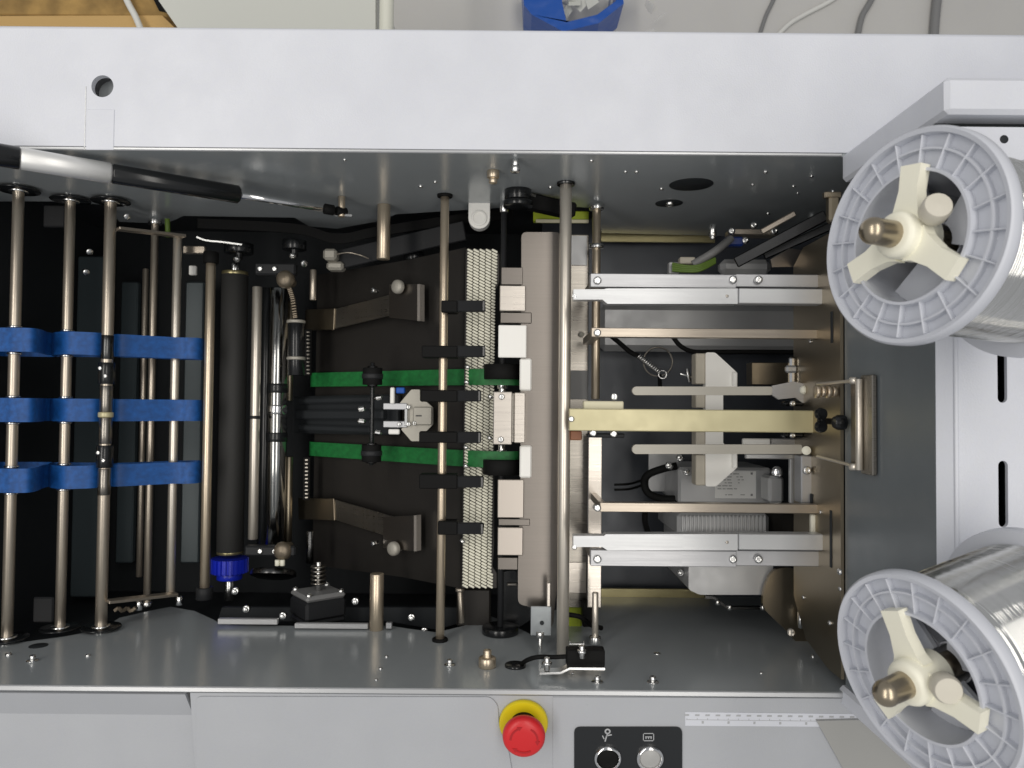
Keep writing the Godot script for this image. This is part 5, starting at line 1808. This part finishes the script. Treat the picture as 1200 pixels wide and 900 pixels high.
# ---------------------------------------------------------------- wire spools
func spool(c: Vector3, n: Vector3, lean: float, aside: float, label: String, holder_label: String) -> void:
	n = n.normalized()
	var e := Vector3(0, 1, 0)
	e = (e - n * e.dot(n)).normalized()
	var z := e.cross(n).normalized() * -1.0
	if z.z < 0:
		z = -z
	# local axes: x along z (towards the operator), y along the axis of the spool
	var xf := Transform3D(Basis(e, n, e.cross(n)), c)
	var want := (Vector3(0, 0, -1) + e * lean).normalized()         # where one arm of the holder points
	var turn := atan2(-want.dot(e.cross(n)), want.dot(e))
	var t := thing("wire_spool", label, "wire spool", c - n * 0.054 - e * 0.0625, "spools of stitching wire")
	var st := mesh()
	lathe(st, [Vector2(0.0375, -0.009), Vector2(0.0375, 0.0005), Vector2(0.0392, 0.0005), Vector2(0.0398, -0.005), Vector2(0.0492, -0.005), Vector2(0.0496, -0.001), Vector2(0.0508, -0.001), Vector2(0.0513, -0.005), Vector2(0.0580, -0.005), Vector2(0.0588, 0.0), Vector2(0.0612, 0.0005), Vector2(0.0625, -0.0008), Vector2(0.0625, -0.0070), Vector2(0.0612, -0.0088), Vector2(0.0375, -0.009)], xf, 96)
	var fl := part("front_flange", st, M.spool_plastic, t)
	var rib := mesh()
	box(rib, Vector3(0.0485, -0.0030, 0), Vector3(0.0195, 0.0046, 0.0010), 0.0003)
	var rm := rib.commit()
	for k in 20:
		var r := MeshInstance3D.new()
		r.name = "rib"
		r.mesh = rm
		r.material_override = M.spool_plastic
		fl.add_child(r, true)
		r.transform = xf * Transform3D(Basis(Vector3.UP, TAU * k / 20 + turn), Vector3.ZERO)
	st = mesh()
	lathe(st, [Vector2(0.0375, -0.008), Vector2(0.0375, -0.102), Vector2(0.0395, -0.102), Vector2(0.0395, -0.008)], xf, 64)
	part("core", st, M.spool_plastic, t)
	st = mesh()
	for k in 3:
		box(st, xf * (Basis(Vector3.UP, TAU * k / 3 + turn + 0.5) * Vector3(0.024, -0.062, 0)), Vector3(0.027, 0.070, 0.0022), 0.0003, xf.basis * Basis(Vector3.UP, TAU * k / 3 + turn + 0.5))
		part("inner_web", st, M.spool_plastic, t)
	st = mesh()
	for k in 3:                                                     # recessed web with three windows
		var sector := []
		var a0 := turn + TAU * k / 3 + 0.35
		for i in 9:
			sector.append(xf * Vector3(cos(a0 + i * 0.16) * 0.0374, -0.022, -sin(a0 + i * 0.16) * 0.0374))
		for i in 9:
			sector.append(xf * Vector3(cos(a0 + (8 - i) * 0.16) * 0.011, -0.022, -sin(a0 + (8 - i) * 0.16) * 0.011))
		prism(st, sector, -n * 0.003)
	part("windowed_web", st, M.spool_plastic, t)
	st = mesh()
	lathe(st, [Vector2(0.0115, -0.10), Vector2(0.0115, -0.028), Vector2(0.0125, -0.028), Vector2(0.0125, -0.10)], xf, 32)
	part("inner_sleeve", st, M.spool_plastic, t)
	st = mesh()
	lathe(st, [Vector2(0.012, -0.098), Vector2(0.0620, -0.098), Vector2(0.0625, -0.099), Vector2(0.0625, -0.1055), Vector2(0.0615, -0.1065), Vector2(0.012, -0.1065), Vector2(0.012, -0.098)], xf, 96)
	part("back_flange", st, M.spool_plastic, t)
	st = mesh()
	var prof := [Vector2(0.0395, -0.0092)]
	var rng := RandomNumberGenerator.new()
	rng.seed = int(c.z * 1000.0) + 500
	var y := -0.0094
	var turns := 58
	var pitch := (0.0978 - 0.0094) / turns
	for k in turns:
		var rr := 0.0535 + rng.randf_range(-0.00025, 0.00025)
		prof.append(Vector2(rr - 0.00035, y))
		prof.append(Vector2(rr + 0.0001, y - pitch * 0.3))
		prof.append(Vector2(rr + 0.0001, y - pitch * 0.7))
		y -= pitch
	prof.append(Vector2(0.0532, y))
	prof.append(Vector2(0.0395, y))
	lathe(st, prof, xf, 72)
	part("wire_winding", st, M.wire_silver, t)
	# the three-armed holder, with its spindle
	t = thing("spool_holder", holder_label, "spool holder", c, "three-armed spool holders")
	st = mesh()
	lathe(st, [Vector2(0.006, -0.012), Vector2(0.0135, -0.012), Vector2(0.0135, 0.009), Vector2(0.0125, 0.0115), Vector2(0.0105, 0.0125), Vector2(0.006, 0.0125)], xf, 36)
	part("hub", st, M.cream_plastic, t)
	for k in 3:
		var a := turn + TAU * k / 3.0
		var rb := Basis(Vector3.UP, a)
		st = mesh()
		var w0 := 0.0085
		var w1 := 0.0062
		var out := []
		for v in [[0.009, -w0 - 0.003], [0.014, -w0], [0.026, -w1], [0.0405, -w1 - 0.0006], [0.0405, w1 + 0.0006], [0.026, w1], [0.014, w0], [0.009, w0 + 0.003]]:
			out.append(xf * (rb * Vector3(v[0], 0.0048, v[1])))
		prism(st, out, xf.basis * Vector3(0, -0.0075, 0))
		part("arm", st, M.cream_plastic, t)
	st = mesh()
	var tip := [Vector2(0, -0.165), Vector2(0.0075, -0.165), Vector2(0.0075, 0.0265)]
	for i in 9:
		var q := PI / 2 * i / 8
		tip.append(Vector2(cos(q) * 0.0078 + 0.0, 0.0265 + sin(q) * 0.0078))
	lathe(st, [Vector2(0.0078, 0.012)] + tip.slice(2), xf, 32)
	lathe(st, tip.slice(0, 2) + [Vector2(0.0075, 0.012)], xf, 24)
	part("spindle", st, M.tip_steel, t)
	st = mesh()
	var kp := xf * Vector3(0.011, -0.002, aside)
	var kd := (xf.basis * Vector3(0.85, 0.55, aside * 30.0)).normalized()
	cyl(st, kp, kp + kd * 0.008, 0.0035, 16)
	lathe(st, [Vector2(0, 0.006), Vector2(0.0065, 0.006), Vector2(0.0078, 0.008), Vector2(0.0080, 0.015), Vector2(0.0070, 0.0175), Vector2(0, 0.018)], frame(kp, kd), 28)
	part("clamp_knob", st, M.knob_beige, t)
	st = mesh()
	var foot := xf * Vector3(0, -0.155, 0)
	box(st, Vector3(foot.x + 0.006, (foot.y + 0.163) / 2 + 0.006, foot.z), Vector3(0.02, foot.y - 0.163 + 0.026, 0.026), 0.002)
	part("stand", st, M.plate_grey, t)

func spools() -> void:
	spool(Vector3(0.2275, 0.2597, -0.0985), Vector3(-0.924, 0.377, -0.04), 0.12, -0.008, "silver wire spool with a ribbed grey flange, the one at the rear", "cream three-armed holder with steel spindle tip in the rear wire spool")
	spool(Vector3(0.2403, 0.2458, 0.1579), Vector3(-0.909, 0.365, 0.201), -0.25, -0.001, "silver wire spool with a ribbed grey flange, the one at the front", "cream three-armed holder with steel spindle tip in the front wire spool")


# ---------------------------------------------------------------- what lies behind the machine
func behind() -> void:
	var st := mesh()
	box(st, Vector3(0, -0.875, 0), Vector3(6, 0.02, 6), 0.0)
	setting("floor", st, M.floor_grey)
	var fl := -0.865
	var t := thing("cardboard_box", "open brown cardboard box on the floor behind the machine", "box", at(90, 20, fl))
	st = mesh()
	var a := at(-60, -60, -0.62)
	var b := at(196, 19, -0.62)
	box(st, Vector3((a.x + b.x) / 2, (fl - 0.62) / 2, (a.z + b.z) / 2 - 0.06), Vector3(b.x - a.x, -0.62 - fl, b.z - a.z + 0.12), 0.002)
	part("box_body", st, M.cardboard, t)
	st = mesh()
	prism(st, [at(-60, 19, -0.618), at(190, 18, -0.618), at(216, 44, -0.64), at(-60, 44, -0.64)], Vector3(0, -0.004, 0))
	part("front_flap", st, M.cardboard_edge, t)
	st = mesh()
	tube(st, curve([at(138, -25, -.60), at(150, 3, -.605), at(160, 22, -.605), at(171, 50, -.62)], 6), 0.0055, 10)
	single("cream_strap", st, M.cable_white, "cream strap hanging over the cardboard box", "strap")
	st = mesh()
	prism(st, [at(174, -12, -0.60), at(186, -12, -0.60), at(196, 14, -0.60), at(186, 12, -0.60)], Vector3(0, -0.004, 0))
	single("black_tape", st, M.black, "scrap of black tape at the right edge of the cardboard box", "tape")
	st = mesh()
	prism(st, [at(182, -40, -0.50), at(440, -40, -0.50), at(440, 60, -0.50), at(230, 60, -0.50), at(212, 38, -0.50), at(186, 1, -0.50)], Vector3(0, -0.36, 0))
	single("white_cabinet", st, M.cabinet_white, "off-white cabinet standing behind the machine beside the cardboard box", "cabinet")
	st = mesh()
	var p := at(453, 20, -0.5)
	cyl(st, Vector3(p.x, -0.5, p.z - 0.5), Vector3(p.x, -0.5, p.z + 0.2), 0.0115, 20)
	single("cream_pipe", st, M.pipe_cream, "cream pipe running along the right side of the off-white cabinet", "pipe")
	# blue bag with clear film
	t = thing("blue_bag", "blue plastic bag with clear wrapping lying on the floor", "bag", at(670, 15, fl))
	st = mesh()
	var top := fl + 0.10
	var o := [at(612, -30, top), at(614, 6, top), at(623, 17, top), at(660, 37, top), at(702, 27, top), at(731, 4, top), at(728, -30, top)]
	var inner := [at(655, -30, top), at(659, 4, top), at(664, 26, top), at(668, 25, top), at(700, 17, top), at(722, 1, top), at(722, -30, top)]
	for i in 6:
		var w0: Vector3 = o[i]
		var w1: Vector3 = o[i + 1]
		var v0: Vector3 = inner[i]
		var v1: Vector3 = inner[i + 1]
		quad(st, w0, w1, v1, v0, Vector3.UP)
		quad(st, w0, w1, w1 + Vector3(0, -0.098, 0.0), w0 + Vector3(0, -0.098, 0.0), Vector3((w1 - w0).z * -1, 0, (w1 - w0).x) * -1)
		quad(st, v0, v1, v1 + Vector3(0, -0.05, 0.0), v0 + Vector3(0, -0.05, 0.0), Vector3((w1 - w0).z * -1, 0, (w1 - w0).x))
	part("bag_rim", st, M.bag_blue, t)
	st = mesh()
	var rng := RandomNumberGenerator.new()
	rng.seed = 11
	for i in 26:
		var q := at(rng.randf_range(664, 716), rng.randf_range(-25, 14), top - 0.012 - rng.randf_range(0, .02))
		var u := Vector3(rng.randf_range(-1, 1), rng.randf_range(-.5, .5), rng.randf_range(-1, 1)).normalized() * 0.024
		var v := Vector3(rng.randf_range(-1, 1), rng.randf_range(-.5, .5), rng.randf_range(-1, 1)).normalized() * 0.018
		quad(st, q, q + u, q + u + v, q + v, Vector3.UP)
	part("crumpled_film", st, M.cabinet_white, t)
	st = mesh()
	for i in 7:
		var q := at(rng.randf_range(712, 775), rng.randf_range(2, 40), fl + 0.004 + rng.randf_range(0, .02))
		var u := Vector3(rng.randf_range(-1, 1), rng.randf_range(-.3, .3), rng.randf_range(-1, 1)).normalized() * 0.022
		var v := Vector3(rng.randf_range(-1, 1), rng.randf_range(-.3, .3), rng.randf_range(-1, 1)).normalized() * 0.018
		quad(st, q, q + u, q + u + v, q + v, Vector3.UP)
	single("clear_film", st, M.film, "scraps of clear wrapping film on the floor right of the blue bag", "film").set_meta("kind", "stuff")
	var cs := [[[[1000, -20], [975, 0], [945, 16], [925, 28], [905, 48]], "cable_white", 0.0045, "white cable on the floor behind the machine"], [[[915, -20], [905, 3], [897, 20], [888, 48]], "cable_grey", 0.004, "grey cable left of the white cable on the floor"], [[[1030, -20], [1020, 2], [1010, 20], [1004, 48]], "cable_grey", 0.006, "grey cable right of the white cable on the floor"], [[[1100, -20], [1098, 0], [1096, 20], [1094, 48]], "cable_grey", 0.009, "thick grey cable at the far right on the floor"]]
	for v in cs:
		var pts := []
		for q in v[0]:
			pts.append(at(q[0], q[1], fl + v[2]))
		st = mesh()
		tube(st, curve(pts, 5), v[2], 10)
		single("floor_cable", st, M[v[1]], v[3], "cable", "cables on the floor")


func _ready() -> void:
	aim()
	var cam := Camera3D.new()
	cam.name = "camera"
	cam.fov = rad_to_deg(2.0 * atan(450.0 / FOCAL))
	cam.near = 0.02
	cam.far = 30.0
	add_child(cam)
	cam.transform = Transform3D(Basis(cam_x, cam_y, -cam_f), EYE)
	cam.current = true
	var lens := CameraAttributesPhysical.new()
	lens.frustum_focal_length = 24.0
	lens.frustum_focus_distance = 0.74
	lens.exposure_aperture = 12.0
	lens.frustum_near = cam.near
	lens.frustum_far = cam.far
	cam.attributes = lens

	var env := Environment.new()
	env.background_mode = Environment.BG_COLOR
	env.background_color = Color(0.345, 0.35, 0.36).linear_to_srgb()
	env.background_energy_multiplier = 1.0
	env.tonemap_mode = Environment.TONE_MAPPER_LINEAR
	env.tonemap_exposure = 1.0
	env.sdfgi_enabled = true
	env.ssao_enabled = true
	env.ssil_enabled = true
	var we := WorldEnvironment.new()
	we.name = "surroundings"
	we.environment = env
	add_child(we)

	# two long ceiling lamps of the workshop
	for v in [[Vector3(-1.15, 2.0, -0.2), 2.7], [Vector3(0.5, 2.0, -0.2), 2.05]]:
		var l := AreaLight3D.new()
		l.name = "ceiling_lamp"
		l.area_size = Vector2(0.45, 2.8)
		l.light_energy = v[1]
		l.light_color = Color(1.0, 0.98, 0.95)
		l.shadow_enabled = true
		l.area_range = 8.0
		l.area_attenuation = 2.0
		add_child(l, true)
		l.position = v[0]
		l.rotation = Vector3(-PI / 2, 0, 0)

	materials()
	body()
	rods()
	belts()
	middle()
	divider()
	rails()
	right_inside()
	drive()
	controls()
	spools()
	behind()
